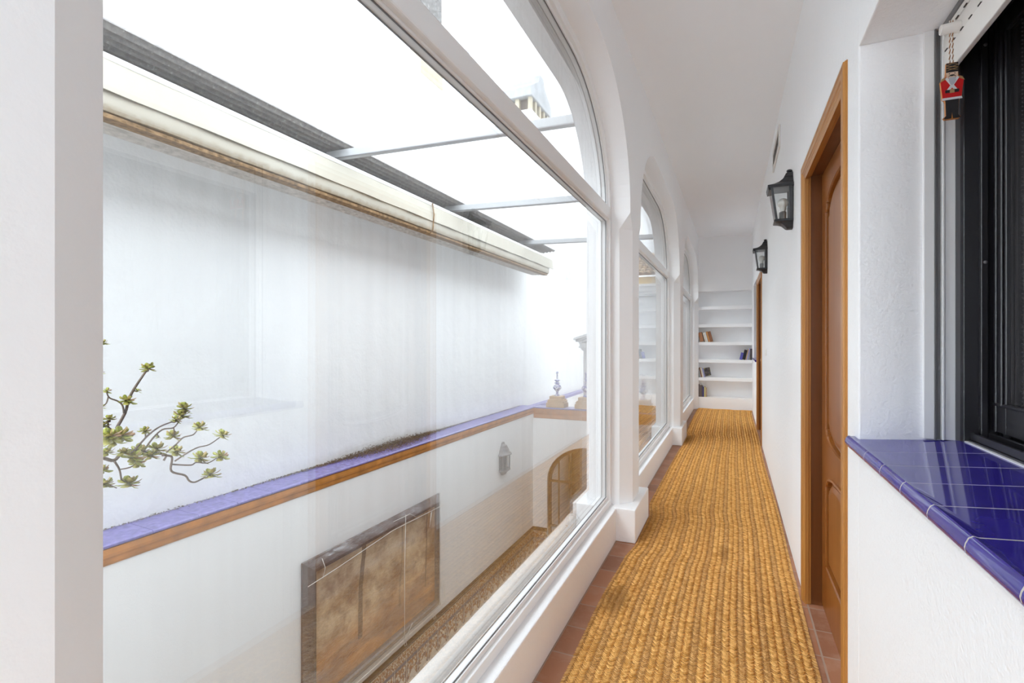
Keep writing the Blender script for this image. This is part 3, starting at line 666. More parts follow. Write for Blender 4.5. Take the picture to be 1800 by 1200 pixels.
# ------------------------------------------------------------------ straw runner: plaited strands on a backing
def rug_edges(y):
    pts = [(-.6, -.55), (1.2, -.575), (1.75, -.578), (2.4, -.588), (2.9, -.575), (3.15, -.548), (3.65, -.548), (4.0, -.59), (5, -.585), (6.0, -.575), (6.4, -.562), (7.0, -.562), (7.3, -.60), (8.5, -.61), (10.02, -.612)]
    for (a, xa), (b, xb) in zip(pts, pts[1:]):
        if y <= b: t = max(0, (y-a)/(b-a)); t = t*t*(3-2*t); xl = xa+(xb-xa)*t; break
    else: xl = pts[-1][1]
    xr = .30+.006*math.sin(y*1.9)+(.0 if y < 3 else -.004)
    return xl, min(xr, .308)
rug = thing('straw_runner', 'long golden plaited straw runner rug down the whole gallery floor', 'rug', (-.14, 4.7, 0))
m = MB(); ys = [-.5+k*.15 for k in range(71)]; ys[-1] = 9.985
top = []; 
m.loft([[(rug_edges(y)[0]+.006, y, .0005), (rug_edges(y)[1]-.006, y, .0005), (rug_edges(y)[1]-.006, y, .006), (rug_edges(y)[0]+.006, y, .006)] for y in ys]); m.build('backing', M['rug_base'], rug, world=True)
vsx = []; fsx = []; mi = []; NB = 30; step = .0118
rnd = random.Random(3)
nrow = int((9.98+.5)/step)
for b in range(NB):
    for side in (0, 1):
        ph = rnd.random()*step
        joint = (b % 3 == 0 and side == 0) or (b % 3 == 2 and side == 1)
        sg = -1 if side == 0 else 1
        for k in range(nrow):
            y = -.5+k*step+ph; xl, xr = rug_edges(y); wd = (xr-xl)/NB; xc = xl+(b+.5)*wd
            # a strand runs from the plait's spine outward and towards the viewer, rising to the ridge
            x0 = xc - sg*wd*.14; x1 = xc + sg*wd*.58; dy = .0235+rnd.uniform(-.003, .003); lift = rnd.uniform(-.001, .0014); wv = .0066+rnd.uniform(-.0008, .0008)
            if joint: lift -= .0015
            o = len(vsx); jy = rnd.uniform(-.0016, .0016); jx = rnd.uniform(-.001, .001)
            for t, zz, ws in ((0, .0058, .55), (.55, .0105, 1), (1, .0108, .5)):
                cx = x0+(x1-x0)*t+jx; cyy = y+jy+dy*(1-t)-.004*math.sin(math.pi*t); zz += lift
                vsx += [(cx, cyy+wv*ws, zz-.0036), (cx, cyy-wv*ws*.5, zz), (cx, cyy-wv*ws, zz-.0042)]
            fsx += [(o, o+1, o+4, o+3), (o+1, o+2, o+5, o+4), (o+3, o+4, o+7, o+6), (o+4, o+5, o+8, o+7)]
            mi += [1 if joint else 0]*4
m = MB(); m.v = vsx; m.f = fsx
pl = m.build('plaited_strands', M['rug'], rug, world=True, fix=False); pl['kind'] = 'stuff'
pl.data.materials.append(M['rug_joint']); pl.data.polygons.foreach_set('material_index', mi)
m = MB(); m.tube([(-.60+.91*k/12, 9.985+.006*math.sin(k*2.1), .010+.003*math.sin(k*1.3)) for k in range(13)], .010, 8); m.build('end_binding', M['rug'], rug, world=True, smooth='all')

# ------------------------------------------------------------------ books
def book(x, z, th, h, d, lean, cmat, label, y=None, group=None, parent=None):
    """standing book; spine faces the viewer (-Y); lean in degrees, x/z its pivot corner on the shelf"""
    y = YE+.02 if y is None else y
    t = thing('book', label, 'book', (x, y, z), 0, group); t.rotation_euler = (0, math.radians(lean), 0)
    c_ = .0022; s = 1 if lean <= 0 else -1
    x0, x1 = (0, th) if lean <= 0 else (-th, 0)
    m = MB(); m.box(x0, x0+c_, 0, d, 0, h); m.box(x1-c_, x1, 0, d, 0, h); m.box(x0, x1, 0, c_, 0, h); m.build('cover', cmat, t, bevel=.0008)
    MB().box(x0+c_, x1-c_, c_, d-.004, .003, h-.003).build('pages', M['pages'], t)
    return t
def row(x, z, items, lean, grp, dirn=1):
    ca = math.cos(math.radians(abs(lean)))
    for th, h, d, mt, lb in items:
        book(x, z+.0005, th, h, d, lean, M[mt], lb, None, grp); x += dirn*(th/ca+.0008)
g = 'books on the third shelf'
row(NX0+.046, 1.253, [(.066, .178, .14, 'book_brown', 'thick brown book at the left end of the third shelf'), (.012, .182, .14, 'book_black', 'thin black book beside the thick brown one on the third shelf'),
    (.026, .178, .13, 'book_cream', 'cream book right of the thin black one on the third shelf'), (.028, .182, .13, 'book_white', 'white book in the middle of the leaning third-shelf row')], -14, g)
row(NX0+.046+.142, 1.253, [(.032, .198, .14, 'book_tan', 'tan orange-brown book right of the white one on the third shelf'), (.046, .198, .14, 'book_umber', 'dark brown book at the right end of the third-shelf row')], -14, g)
book(NX0+.002, 1.2535, .012, .12, .13, 0, M['book_black'], 'low black book upright against the niche wall on the third shelf', None, g)
g = 'books on the fourth shelf'
book(NX1-.030, .9275, .028, .205, .15, 0, M['book_charcoal'], 'charcoal book upright against the right wall of the fourth shelf', None, g)
row(NX1-.074, .927, [(.020, .212, .14, 'book_sky', 'pale blue book leaning on the charcoal one, fourth shelf'), (.020, .20, .14, 'book_sand', 'sand coloured book left of the pale blue one, fourth shelf'),
    (.050, .182, .14, 'book_black', 'thick black book leaning in the fourth-shelf row'), (.044, .132, .12, 'book_blue', 'short violet-blue book at the left end of the fourth-shelf row')], 12, g, -1)
g = 'books on the fifth shelf'
book(NX0+.002, .5905, .012, .165, .15, 0, M['book_charcoal'], 'dark grey book standing against the left wall of the fifth shelf', None, g)
row(NX0+.062, .59, [(.018, .185, .14, 'book_umber', 'brown spined book leaning left on the fifth shelf'), (.028, .18, .14, 'book_cream', 'cream book leaning in the fifth-shelf row'), (.018, .172, .14, 'book_sky', 'white and blue book leaning left of the dark patterned one')], -13, g)
bk = thing('book', 'dark patterned book showing its cover, right end of the fifth-shelf row', 'book', (NX0+.062+.078, YE+.03, .5905), math.radians(38), g)
bk.rotation_euler = (0, math.radians(-11), math.radians(16))
m = MB(); m.box(0, .105, 0, .003, .012, .165); m.box(0, .105, .019, .022, .012, .165); m.box(0, .003, 0, .022, .012, .165); m.build('cover', M['cover'], bk); MB().box(.003, .102, .003, .019, .015, .162).build('pages', M['pages'], bk)
bk.location.z = .59+.010
g = 'books on the bottom shelf'
row(NX0+.004, .222, [(.026, .236, .15, 'book_slate', 'tall slate-blue book first on the bottom shelf'), (.036, .218, .15, 'book_taupe', 'taupe book with worn spine second on the bottom shelf'), (.018, .208, .15, 'book_charcoal', 'thin dark grey book third on the bottom shelf'),
    (.024, .19, .15, 'book_navy', 'deep blue book fourth on the bottom shelf'), (.026, .188, .15, 'book_yellow', 'pale yellow-spined book right of the deep blue one'), (.018, .172, .15, 'book_sand', 'beige book at the right end of the bottom-shelf row')], 0, g)

# ------------------------------------------------------------------ courtyard shell
GZ = -3.25; WX = -3.43; WB = -3.66; YR = 8.73
struct(MB().box(-4.1, -.7, YB, 13, GZ-.2, GZ), 'floor_courtyard', M['patio'], 'pale stone paving of the courtyard one storey down', 'floor')
m = MB(); m.box(-4.0, WB, YB-1.5, 16, -.05, 4.70)
struct(m, 'wall_courtyard_upper', M['ext'], 'tall whitewashed wall across the courtyard above the blue coping', 'wall')
m = MB(); m.box(-4.0, WX, YB-1.5, YR+.3, GZ, -.05)
struct(m, 'wall_courtyard_lower', M['ext_low'], 'lower courtyard wall carrying the framed painting and the lamp', 'wall')
struct(MB().box(WX-.001, WX+.012, YB-1.5, YR, GZ, -2.215), 'trim_5', M['dado'], 'patterned tile dado along the foot of the courtyard wall', 'dado')
m = MB(); m.prism([(WX-.002, -2.235), (WX+.03, -2.225), (WX+.034, -2.205), (WX+.022, -2.19), (WX-.002, -2.185)], 'y', YB-1.5, YR)
struct(m, 'trim_6', plain('brown_dado_cap', lin(44, 30, 26), .4), 'dark brown cap moulding on top of the tile dado', 'moulding')
# coping of the far ledge: ochre moulding under blue tiles
def coping(axis):
    pr = [(0, -.115), (.004, -.10), (.016, -.075), (.022, -.04), (.030, -.025), (.032, .018), (0, .018)]
    return pr
m = MB(); m.prism([(WX+x, z) for x, z in [(-.02, -.085), (.004, -.085), (.012, -.07), (.014, -.045), (.026, -.03), (.03, -.012), (.03, .022), (-.02, .022)]], 'y', YB-1.5, YR+.02)
struct(m, 'trim_7', M['ochre'], 'ochre moulding running under the blue coping of the far wall', 'moulding')
m = MB(); y = YB-1.5
while y < YR:
    m.prism([(WB-.01, .026), (WX+.03, .026), (WX+.038, .034), (WX+.038, .044), (WX+.03, .052), (WB-.01, .06)], 'y', y+.001, min(y+.298, YR+.05)); y += .3
m.prism([(WB-.01, -.06), (WB+.10, -.06), (WB+.10, .0), (WB-.01, .015)], 'y', YR+.26, 14.0)
struct(m, 'trim_8', M['blue_old'], 'weathered blue tile coping ledge along the far courtyard wall', 'coping')
# end wall of the courtyard with the arched gateway
AX0, AX1 = -3.15, -1.55
def gate_outline(n=18):
    return [(AX0, GZ)] + [((AX0+AX1)/2 + (AX1-AX0)/2*math.cos(math.pi-math.pi*k/n), -1.30+.66*math.sin(math.pi*k/n)) for k in range(n+1)] + [(AX1, GZ)]
m = MB(); poly = [(WX, GZ)] + gate_outline() + [(-.886, GZ), (-.886, -.05), (WX, -.05)]
m.prism(poly, 'y', YR, YR+.22)
struct(m, 'wall_courtyard_end', M['ext_low'], 'end wall of the courtyard pierced by a dark arched gateway', 'wall')
m = MB(); m.box(WX, AX0-.0, YR-.012, YR+.001, GZ, -2.215); m.box(AX1, -.89, YR-.012, YR+.001, GZ, -2.215)
struct(m, 'trim_9', M['dado'], 'patterned tile dado beside the arched gateway', 'dado')
m = MB(); m.box(WX, AX0, YR-.03, YR, -2.235, -2.185); m.box(AX1, -.89, YR-.03, YR, -2.235, -2.185)
struct(m, 'trim_10', bpy.data.materials['brown_dado_cap'], 'brown cap moulding of the dado beside the gateway', 'moulding')
m = MB(); m.prism([(YR+.02, -.16), (YR-.004, -.16), (YR-.012, -.145), (YR-.014, -.09), (YR-.03, -.06), (YR-.036, -.03), (YR-.036, .02), (YR+.02, .02)], 'x', WX+.02, -.89)
struct(m, 'trim_11', M['ochre'], 'ochre moulded band on top of the courtyard end wall', 'moulding')
m = MB(); x = WX+.03
while x < -.95:
    m.prism([(YR-.04, .024), (YR-.046, .034), (YR-.04, .048), (YR+.24, .05), (YR+.24, .024)], 'x', x+.001, min(x+.298, -.89)); x += .3
struct(m, 'trim_12', M['blue_old'], 'blue tile coping on the courtyard end wall under the finials', 'coping')
# passage behind the gateway
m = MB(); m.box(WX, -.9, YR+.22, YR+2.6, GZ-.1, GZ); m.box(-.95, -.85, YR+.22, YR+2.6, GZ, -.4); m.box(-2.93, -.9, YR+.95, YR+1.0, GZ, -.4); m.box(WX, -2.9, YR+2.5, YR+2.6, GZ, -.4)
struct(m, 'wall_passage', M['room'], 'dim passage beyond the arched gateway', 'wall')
struct(MB().box(WX-.1, WX, YR+.22, YR+2.6, GZ, -.4), 'wall_passage_side', M['wall'], 'pale side wall of the passage behind the iron gate', 'wall')
m = MB(); m.box(WB, -.886, 9.75, 14.2, -.4, -.06); m.box(-2.93, -.886, YR+.22, 9.75, -.4, -.06)  # gap added out of view over the passage, to light its side wall
struct(m, 'roof_terrace', M['terrace'], 'pale flat terrace roof beyond the finials', 'roof')
gt = thing('iron_gate', 'brown iron gate with upright bars inside the courtyard archway', 'gate', ((AX0+AX1)/2, YR+.10, GZ))
go = gate_outline(); gi = [((AX0+AX1)/2+(x-(AX0+AX1)/2)*.94, GZ+(z-GZ)*.978) for x, z in go]
MB().ring(go, gi, 'y', YR+.06, YR+.12).build('gate_frame', M['gate'], gt, world=True)
for k in range(1, 8):
    x = AX0+(AX1-AX0)*k/8; zt = -1.30+.66*math.sqrt(max(0, 1-((x-(AX0+AX1)/2)/((AX1-AX0)/2))**2)); MB().box(x-.012, x+.012, YR+.075, YR+.10, GZ, zt-.02).build('bar', M['gate'], gt, world=True)
for z in (-2.15, -1.32): MB().box(AX0, AX1, YR+.07, YR+.105, z-.018, z+.018).build('cross_rail', M['gate'], gt, world=True)
# moss and leaf litter on the coping
m = MB(); rr = random.Random(5)
def flake(x, y, z, s):
    m.add([(x+rr.uniform(-s, s), y+rr.uniform(-s, s), z+rr.uniform(0, s*.9)) for _ in range(4)], [(0, 1, 2), (0, 2, 3), (0, 3, 1), (1, 3, 2)])
top_z = lambda x: .0605-.0085*(x-WB)/(WX+.03-WB)
for k in range(9000):
    y = rr.gauss(4.75, .62) if k < 7000 else rr.uniform(1.2, 8.6)
    hump = math.exp(-((y-4.75)/.75)**2); wdt = .012+.085*hump
    x = WB+.014+abs(rr.gauss(0, wdt))
    if x > WX+.015: continue
    flake(x, y, top_z(x)+abs(rr.gauss(0, .004+.030*hump))*max(.1, 1-(x-WB)/.2), rr.uniform(.004, .012))
tag(m.build('moss_litter', M['moss'], fix=False), 'dark moss and leaf litter gathered on the blue coping', 'moss', kind='stuff')

# framed painting wrapped in plastic
p = thing('wrapped_painting', 'large framed woodland painting wrapped in clear plastic on the courtyard wall', 'painting', (WX, 4.33, -2.08))
PY0, PY1, PZ0, PZ1 = 3.23, 5.43, -2.07, -.665
fo = [(PY0, PZ0), (PY1, PZ0), (PY1, PZ1), (PY0, PZ1)]; ins = lambda d: [(PY0+d, PZ0+d), (PY1-d, PZ0+d), (PY1-d, PZ1-d), (PY0+d, PZ1-d)]
m = MB(); pr = [(0, .003), (0, .022), (.018, .034), (.075, .074), (.10, .078), (.112, .060), (.122, .030), (.122, .003)]
m.loft([[(WX+x, y, z) for y, z in ins(d)] for d, x in pr], cap=False); m.build('picture_frame', M['pframe'], p, world=True)
MB().box(WX+.005, WX+.03, PY0+.115, PY1-.115, PZ0+.115, PZ1-.115).build('canvas', M['canvas'], p, world=True)
m = MB(); n1, n2 = 60, 40; rw = random.Random(11); gr = []
for i in range(n1+1):
    col_ = []
    for j in range(n2+1):
        y = PY0-.012+(PY1-PY0+.024)*i/n1; z = PZ0-.015+(PZ1-PZ0+.03)*j/n2
        d = min(y-PY0+.012, PY1+.012-y, z-PZ0+.015, PZ1+.015-z)
        col_.append((WX+.030+.058*min(1, d/.09)+.006*math.sin(i*.7+j*.9)*math.sin(i*.31)+rw.uniform(0, .005), y, z))
    gr.append(col_)
m.v = [q for r_ in gr for q in r_]; m.f = [(i*(n2+1)+j, (i+1)*(n2+1)+j, (i+1)*(n2+1)+j+1, i*(n2+1)+j+1) for i in range(n1) for j in range(n2)]
m.build('plastic_wrap', M['wrap'], p, world=True, smooth='all', fix=False)
X = WX+.094
for pts in ([(PY0-.01, PZ1-.18), (3.6, PZ1-.16), (4.4, PZ1-.10), (PY1, PZ1-.13)], [(PY0-.02, PZ0+.03), (4.0, PZ0+.02), (4.7, PZ0+.03), (PY1+.01, PZ0+.03)], [(4.62, PZ1), (4.6, -1.3), (4.6, PZ0)],
            [(4.62, PZ0+.03), (4.64, PZ0-.06), (4.60, PZ0-.05), (4.61, PZ0+.02), (4.75, PZ0+.13)], [(5.2, PZ0+.03), (5.24, PZ0-.06), (5.19, PZ0-.05), (5.21, PZ0+.03)], [(4.4, PZ1-.01), (4.7, PZ1-.02), (4.83, PZ1-.10)], [(5.15, PZ1-.13), (5.1, PZ1-.3), (5.13, PZ1-.14)],
            [(PY0+.15, PZ1), (PY0+.19, PZ1-.1), (PY0+.16, PZ1-.18)], [(PY1, PZ0+.15), (PY1+.02, PZ0+.25), (PY1-.02, PZ0+.3), (PY1, PZ0+.1), (PY1+.01, PZ0+.02)]):
    MB().tube([(X, a, b) for a, b in pts], .0026, 6).build('tie_cord', M['cord'], p, world=True, smooth='all')
# pewter lamp of the courtyard
q = thing('courtyard_lamp', 'weathered pewter half-lantern on the lower courtyard wall below the coping', 'wall lamp', (WX, 7.38, -.65))
def half(r, z, k=.78): return [(0, -r, z), (-0+r*.62*k, -r*.92, z), (r*k, -r*.42, z), (r*k, r*.42, z), (r*.62*k, r*.92, z), (0, r, z)]
m = MB(); m.prism([(-.105, -.20), (.105, -.20), (.115, .08), (.085, .2), (.04, .275), (0, .285), (-.04, .275), (-.085, .2), (-.115, .08)], 'x', 0, .015); m.build('back_plate', M['pewter'], q, bevel=.003)
m = MB(); m.loft([half(*a) for a in ((.172, .08), (.168, .098), (.135, .118), (.118, .165), (.105, .185), (.098, .19), (.085, .225), (.06, .232), (.03, .25))]); m.build('roof', M['pewter'], q, smooth=True)
m = MB(); m.loft([half(*a) for a in ((.145, -.15), (.15, -.165), (.12, -.185), (.08, -.21), (.07, -.235), (.02, -.255))]); m.build('base', M['pewter'], q, smooth=True)
m = MB()
for (a, b) in zip(half(.13, -.15), half(.135, .09)): m.tube([a, b], .007, 6)
m.build('bars', M['pewter'], q)
m = MB(); m.loft([half(.122, -.15), half(.127, .09)], cap=False, close=False); m.build('glass_panel', M['glass_lamp'], q)
m = MB(); m.lathe([(.014, -.15), (.014, -.06), (.008, -.05)], .05, 0, 10); m.build('candle_tube', M['pewter'], q, smooth=True)

# awning, roof sheet and rafters across the courtyard
aw = thing('rolled_awning', 'rolled cream awning with mildewed lower edge along the far wall', 'awning', (-3.2, 3.6, 2.4))
Y0, Y1 = -3.0, 8.72
MB().box(-3.10, -3.06, Y0, Y1, 2.765, 2.80).build('front_rail', M['frame'], aw, world=True, bevel=.006)
def drape(name, prof, mat, y0, y1, wob=.006, n=70, seed=1):
    rr_ = random.Random(seed); rings = []
    for i in range(n+1):
        y = y0+(y1-y0)*i/n; w_ = wob*math.sin(i*1.7+seed)+rr_.uniform(-wob, wob)*.5
        rings.append([(x+w_*(1 if k % 2 else .4), y, z+w_*.4*(k/len(prof))) for k, (x, z) in enumerate(prof)])
    m = MB(); m.loft(rings); return m.build(name, mat, aw, world=True, smooth=True)
drape('upper_valance', [(-3.065, 2.77), (-3.058, 2.72), (-3.045, 2.64), (-3.04, 2.592), (-3.046, 2.592), (-3.052, 2.64), (-3.066, 2.72), (-3.073, 2.77)], M['awning'], Y0, Y1+.06, .004, 60, 1)
drape('fabric_roll', [(-3.075, 2.66), (-3.06, 2.60), (-3.06, 2.53), (-3.075, 2.495), (-3.13, 2.485), (-3.19, 2.50), (-3.20, 2.60), (-3.16, 2.67)], M['awning'], Y0, Y1-.12, .004, 60, 2)
m = MB(); m.box(-3.17, -3.085, Y0, Y1-.14, 2.462, 2.488); m.build('mildewed_batten', M['mildew'], aw, world=True, bevel=.004)

m = MB()
for yj in (4.72,): m.tube([(-3.05, yj, 2.79), (-3.03, yj, 2.66), (-3.05, yj+.01, 2.50), (-3.09, yj+.01, 2.47)], .008, 6)
m.build('seam_strap', M['mildew'], aw, world=True)
def corr(x0, x1, z0, z1, y0, y1, pitch, amp, th=.006):
    m = MB(); n = int(abs(x1-x0)/pitch*8); P = []
    for i in range(n+1):
        t = i/n; P.append((x0+(x1-x0)*t, z0+(z1-z0)*t+amp*math.sin(2*math.pi*8*0+t*abs(x1-x0)/pitch*2*math.pi)))
    poly = P + [(x, z+th) for x, z in reversed(P)]
    m.loft([[(x, y0, z) for x, z in poly], [(x, y1, z) for x, z in poly]], cap=False)
    return m
corr_m = corr(-3.16, -3.42, 2.475, 2.49, Y0, Y1-.12, .06, .008); corr_m.build('soffit_sheet', M['soffit'], aw, world=True, smooth=True)
m = corr(-3.02, WB+.005, 2.945, 2.905, Y0, 8.86, .064, .015)
tag(m.build('corrugated_sheet', M['sheet'], smooth=True), 'weathered grey corrugated roof sheet above the rolled awning', 'roof sheet')
rf = thing('roof_rafter', 'white roof rafter nearest the viewer, crossing the courtyard from awning to gallery', 'beam', (-2.0, 3.38, 2.82), 0, 'white rafters across the courtyard')
m = MB(); m.hexa([(-1.26, -.03, .028), (1.1, -.03, -.055), (1.1, .03, -.055), (-1.26, .03, .028)], [(-1.26, -.03, .098), (1.1, -.03, .015), (1.1, .03, .015), (-1.26, .03, .098)]); m.build('beam', M['rafter'], rf, bevel=.005)
m = MB(); m.hexa([(-1.26, -.034, .024), (1.1, -.034, -.059), (1.1, -.028, -.059), (-1.26, -.028, .024)], [(-1.26, -.034, .034), (1.1, -.034, -.049), (1.1, -.028, -.049), (-1.26, -.028, .034)]); m.build('drip_edge', M['gasket'], rf)
dup(rf, (-2.0, 5.34, 2.83), 'second white roof rafter from the viewer, reaching the awning seam side')
dup(rf, (-2.0, 7.67, 2.835), 'farthest white roof rafter, near the ragged end of the roof sheet')
struct(MB().box(-.93, .7, YB-.2, 13, 3.33, 3.38), 'roof', M['ext_trim'], 'white flat roof slab over the gallery', 'roof')
# drain pipes on the ledge
def pipe(y0, y1, label):
    t = thing('drain_pipe', label, 'pipe', (-.972, (y0+y1)/2, .027), 0, 'white pipes on the window ledge')
    m = MB(); n = 20
    m.loft([[(-.97+.044*math.cos(2*math.pi*k/24), y, .072+.044*math.sin(2*math.pi*k/24)) for k in range(24)] for y in (y0, y1)]); m.build('tube', M['pvc'], t, world=True, smooth=True)
    m = MB(); m.loft([[(-.97+.049*math.cos(2*math.pi*k/24), y, .072+.049*math.sin(2*math.pi*k/24)) for k in range(24)] for y in (y1-.03, y1)]); m.build('coupling', M['pvc'], t, world=True, smooth=True)
    m = MB(); rq = random.Random(int(y0*10))
    for k in range(40):
        a = rq.uniform(.2, 2.9); yy = y0+abs(rq.gauss(0, .05)); x = -.97+.046*math.cos(a); z = .072+.046*math.sin(a); s = rq.uniform(.004, .012)
        m.add([(x+rq.uniform(-s, s), yy+rq.uniform(-s, s), z+rq.uniform(-s*.4, s*.6)) for _ in range(4)], [(0, 1, 2), (0, 2, 3), (0, 3, 1), (1, 3, 2)])
    m.build('flaking_end', M['rust'], t, world=True)['kind'] = 'stuff'
    return t
pipe(1.22, 3.19, 'white plastic drain pipe outside the nearest window, flaking at its near end')
pipe(4.95, 6.40, 'white drain pipe with rusty flaking end outside the middle window')
# finials on the end parapet
fn = thing('ceramic_finial', 'blue and white ceramic finial on a stepped pedestal, leftmost on the end parapet', 'finial', (-2.985, YR+.10, .052), 0, 'ceramic finials on the end parapet')
m = MB()
for s, a, b in ((.175, 0, .085), (.15, .085, .105), (.165, .105, .12), (.14, .12, .145), (.115, .145, .205)): m.box(-s, s, -min(s, .13), min(s, .13), a, b)
m.build('pedestal', M['stone'], fn, bevel=.006)
m = MB(); m.lathe([(.055, .205), (.055, .222), (.035, .235), (.022, .26), (.024, .29), (.05, .315), (.075, .345), (.078, .37), (.06, .40), (.03, .415), (.028, .425), (.056, .437), (.056, .444), (.026, .455), (.03, .475), (.056, .492), (.052, .499), (.02, .505), (.02, .53), (.012, .585), (.01, .605), (.022, .615), (.026, .632), (.018, .65), (.002, .656)], 0, 0, 24); m.build('urn', M['ceramic'], fn, smooth='all')
dup(fn, (-2.44, YR+.10, .052), 'second ceramic finial on the end parapet, half hidden by the window pillar')
dup(fn, (-1.42, YR+.10, .052), 'rightmost ceramic finial, seen through the middle window')
cl = thing('terrace_shrine', 'white pedimented niche with square columns on the terrace behind the second finial', 'shrine', (-2.17, 9.35, -.06))
for x in (-2.60, -1.90): MB().box(x, x+.16, 9.22, 9.38, -.06, 1.09).build('column', M['ext_trim'], cl, world=True, bevel=.006)
for x in (-2.60, -1.90):
    m = MB()
    for d, a, b in ((.02, 1.09, 1.115), (.04, 1.115, 1.14), (.07, 1.14, 1.175)): m.box(x-d, x+.16+d, 9.22-d, 9.38+d, a, b)
    m.build('capital', M['ext_trim'], cl, world=True, bevel=.003)
MB().box(-2.60, -1.74, 9.38, 9.50, -.06, 1.3).build('back_panel', M['ext_trim'], cl, world=True)
MB().box(-2.66, -1.68, 9.18, 9.5, 1.175, 1.235).build('entablature', M['ext_trim'], cl, world=True, bevel=.004)
for sg in (-1, 1):
    for d, o in ((.0, 0), (.05, .035), (.085, .07)):
        m = MB(); m.prism([(-2.17, 1.40+o), (-2.17+sg*(.50+d), 1.235+o-.015), (-2.17+sg*(.50+d), 1.275+o-.015), (-2.17, 1.44+o)], 'y', 9.17-d, 9.5); m.build('raking_cornice', M['ext_trim'], cl, world=True)
# house with the tiled roof beyond the terrace
hs = thing('tiled_house', 'house with ochre tiled roof and white cornice beyond the courtyard end', 'house', (-2.2, 14.6, -3.2))
MB().box(-3.6, -.9, 14.15, 17, -3.2, 2.62).build('wall', M['ext_trim'], hs, world=True)
m = MB(); m.prism([(14.16, 2.50), (14.08, 2.52), (14.07, 2.60), (14.0, 2.64), (13.98, 2.74), (13.92, 2.78), (13.92, 2.84), (14.16, 2.84)], 'x', -3.6, -.9); m.build('cornice', M['ext_trim'], hs, world=True)
MB().box(-3.6, -.9, 14.02, 16.9, 2.84, 3.04).build('painted_band', M['yellow'], hs, world=True)
m = MB(); rr = random.Random(9); P0 = Vector((0, 13.86, 3.06)); dv = Vector((0, 2.4, .95)).normalized(); nv = Vector((0, -.95, 2.4)).normalized()
for i in range(16):
    for j in range(9):
        x = -3.6+i*.17+.085; a = P0+dv*(j*.28); b = P0+dv*(j*.28+.36)
        R1, R2 = .075, .062
        m.loft([[(x+R1*math.cos(t), a.y+nv.y*(R1*math.sin(t)+.03), a.z+nv.z*(R1*math.sin(t)+.03)) for t in (math.pi*k/6 for k in range(7))],
                [(x+R2*math.cos(t), b.y+nv.y*R2*math.sin(t), b.z+nv.z*R2*math.sin(t)) for t in (math.pi*k/6 for k in range(7))]], cap=False, close=False)
q2 = P0+dv*2.7; m.add([(-3.6, P0.y, P0.z), (-.9, P0.y, P0.z), (-.9, q2.y, q2.z), (-3.6, q2.y, q2.z)], [(0, 1, 2, 3)])
m.build('roof_tiles', M['roof'], hs, world=True, smooth=True, fix=False)
# roofscape above the far wall
fl = thing('concrete_flue', 'grey speckled concrete flue with stained base on the far wall', 'chimney', (-3.6, 5.66, 4.68))
MB().box(-3.84, -3.66, 5.40, 5.93, 4.701, 5.2).build('stained_base', M['stain'], fl, world=True, bevel=.01)
MB().box(-3.83, -3.67, 5.42, 5.92, 5.2, 7.4).build('shaft', M['flue'], fl, world=True, bevel=.01)
nb = MB(); nb.box(-7.5, -4.0, 4, 14, -3.2, 4.6); struct(nb, 'roof_neighbour', M['ext'], 'white neighbouring building behind the far wall', 'building')
ch = thing('roof_chimney', 'white chimney with gabled cap and dark vents on the neighbouring roof', 'chimney', (-4.6, 11.3, 4.6))
m = MB(); m.box(-4.95, -4.25, 10.7, 11.9, 4.6, 6.62); m.build('stack', M['ext_trim'], ch, world=True)
m = MB(); m.box(-4.90, -4.32, 10.8, 11.8, 6.62, 6.9); m.build('dark_vent_block', M['vent_fill'], ch, world=True)  # solid dark brown block filling the vent
for k in range(5): MB().box(-4.33, -4.25, 10.7+k*.275, 10.8+k*.275, 6.62, 6.9).build('vent_pier', M['stain'], ch, world=True)
for k in range(2): MB().box(-4.95+k*.3, -4.85+k*.3, 10.7, 10.8, 6.62, 6.9).build('vent_pier', M['stain'], ch, world=True)
m = MB(); m.prism([(10.62, 6.9), (11.98, 6.9), (11.98, 7.15), (11.5, 7.42), (11.42, 7.62), (11.18, 7.62), (11.1, 7.42), (10.62, 7.12)], 'x', -5.0, -4.2); m.build('cap', M['chim'], ch, world=True, bevel=.02)
ms = thing('antenna_mast', 'slim grey antenna mast standing on the neighbouring roof', 'mast', (-4.5, 8.2, 4.6))
MB().tube([(-4.5, 8.2, 4.6), (-4.52, 8.07, 9.2)], .045, 10).build('pole', M['mast'], ms, world=True, smooth=True)
MB().box(-4.62, -4.38, 8.08, 8.32, 4.6, 4.66).build('base_plate', M['mast'], ms, world=True)

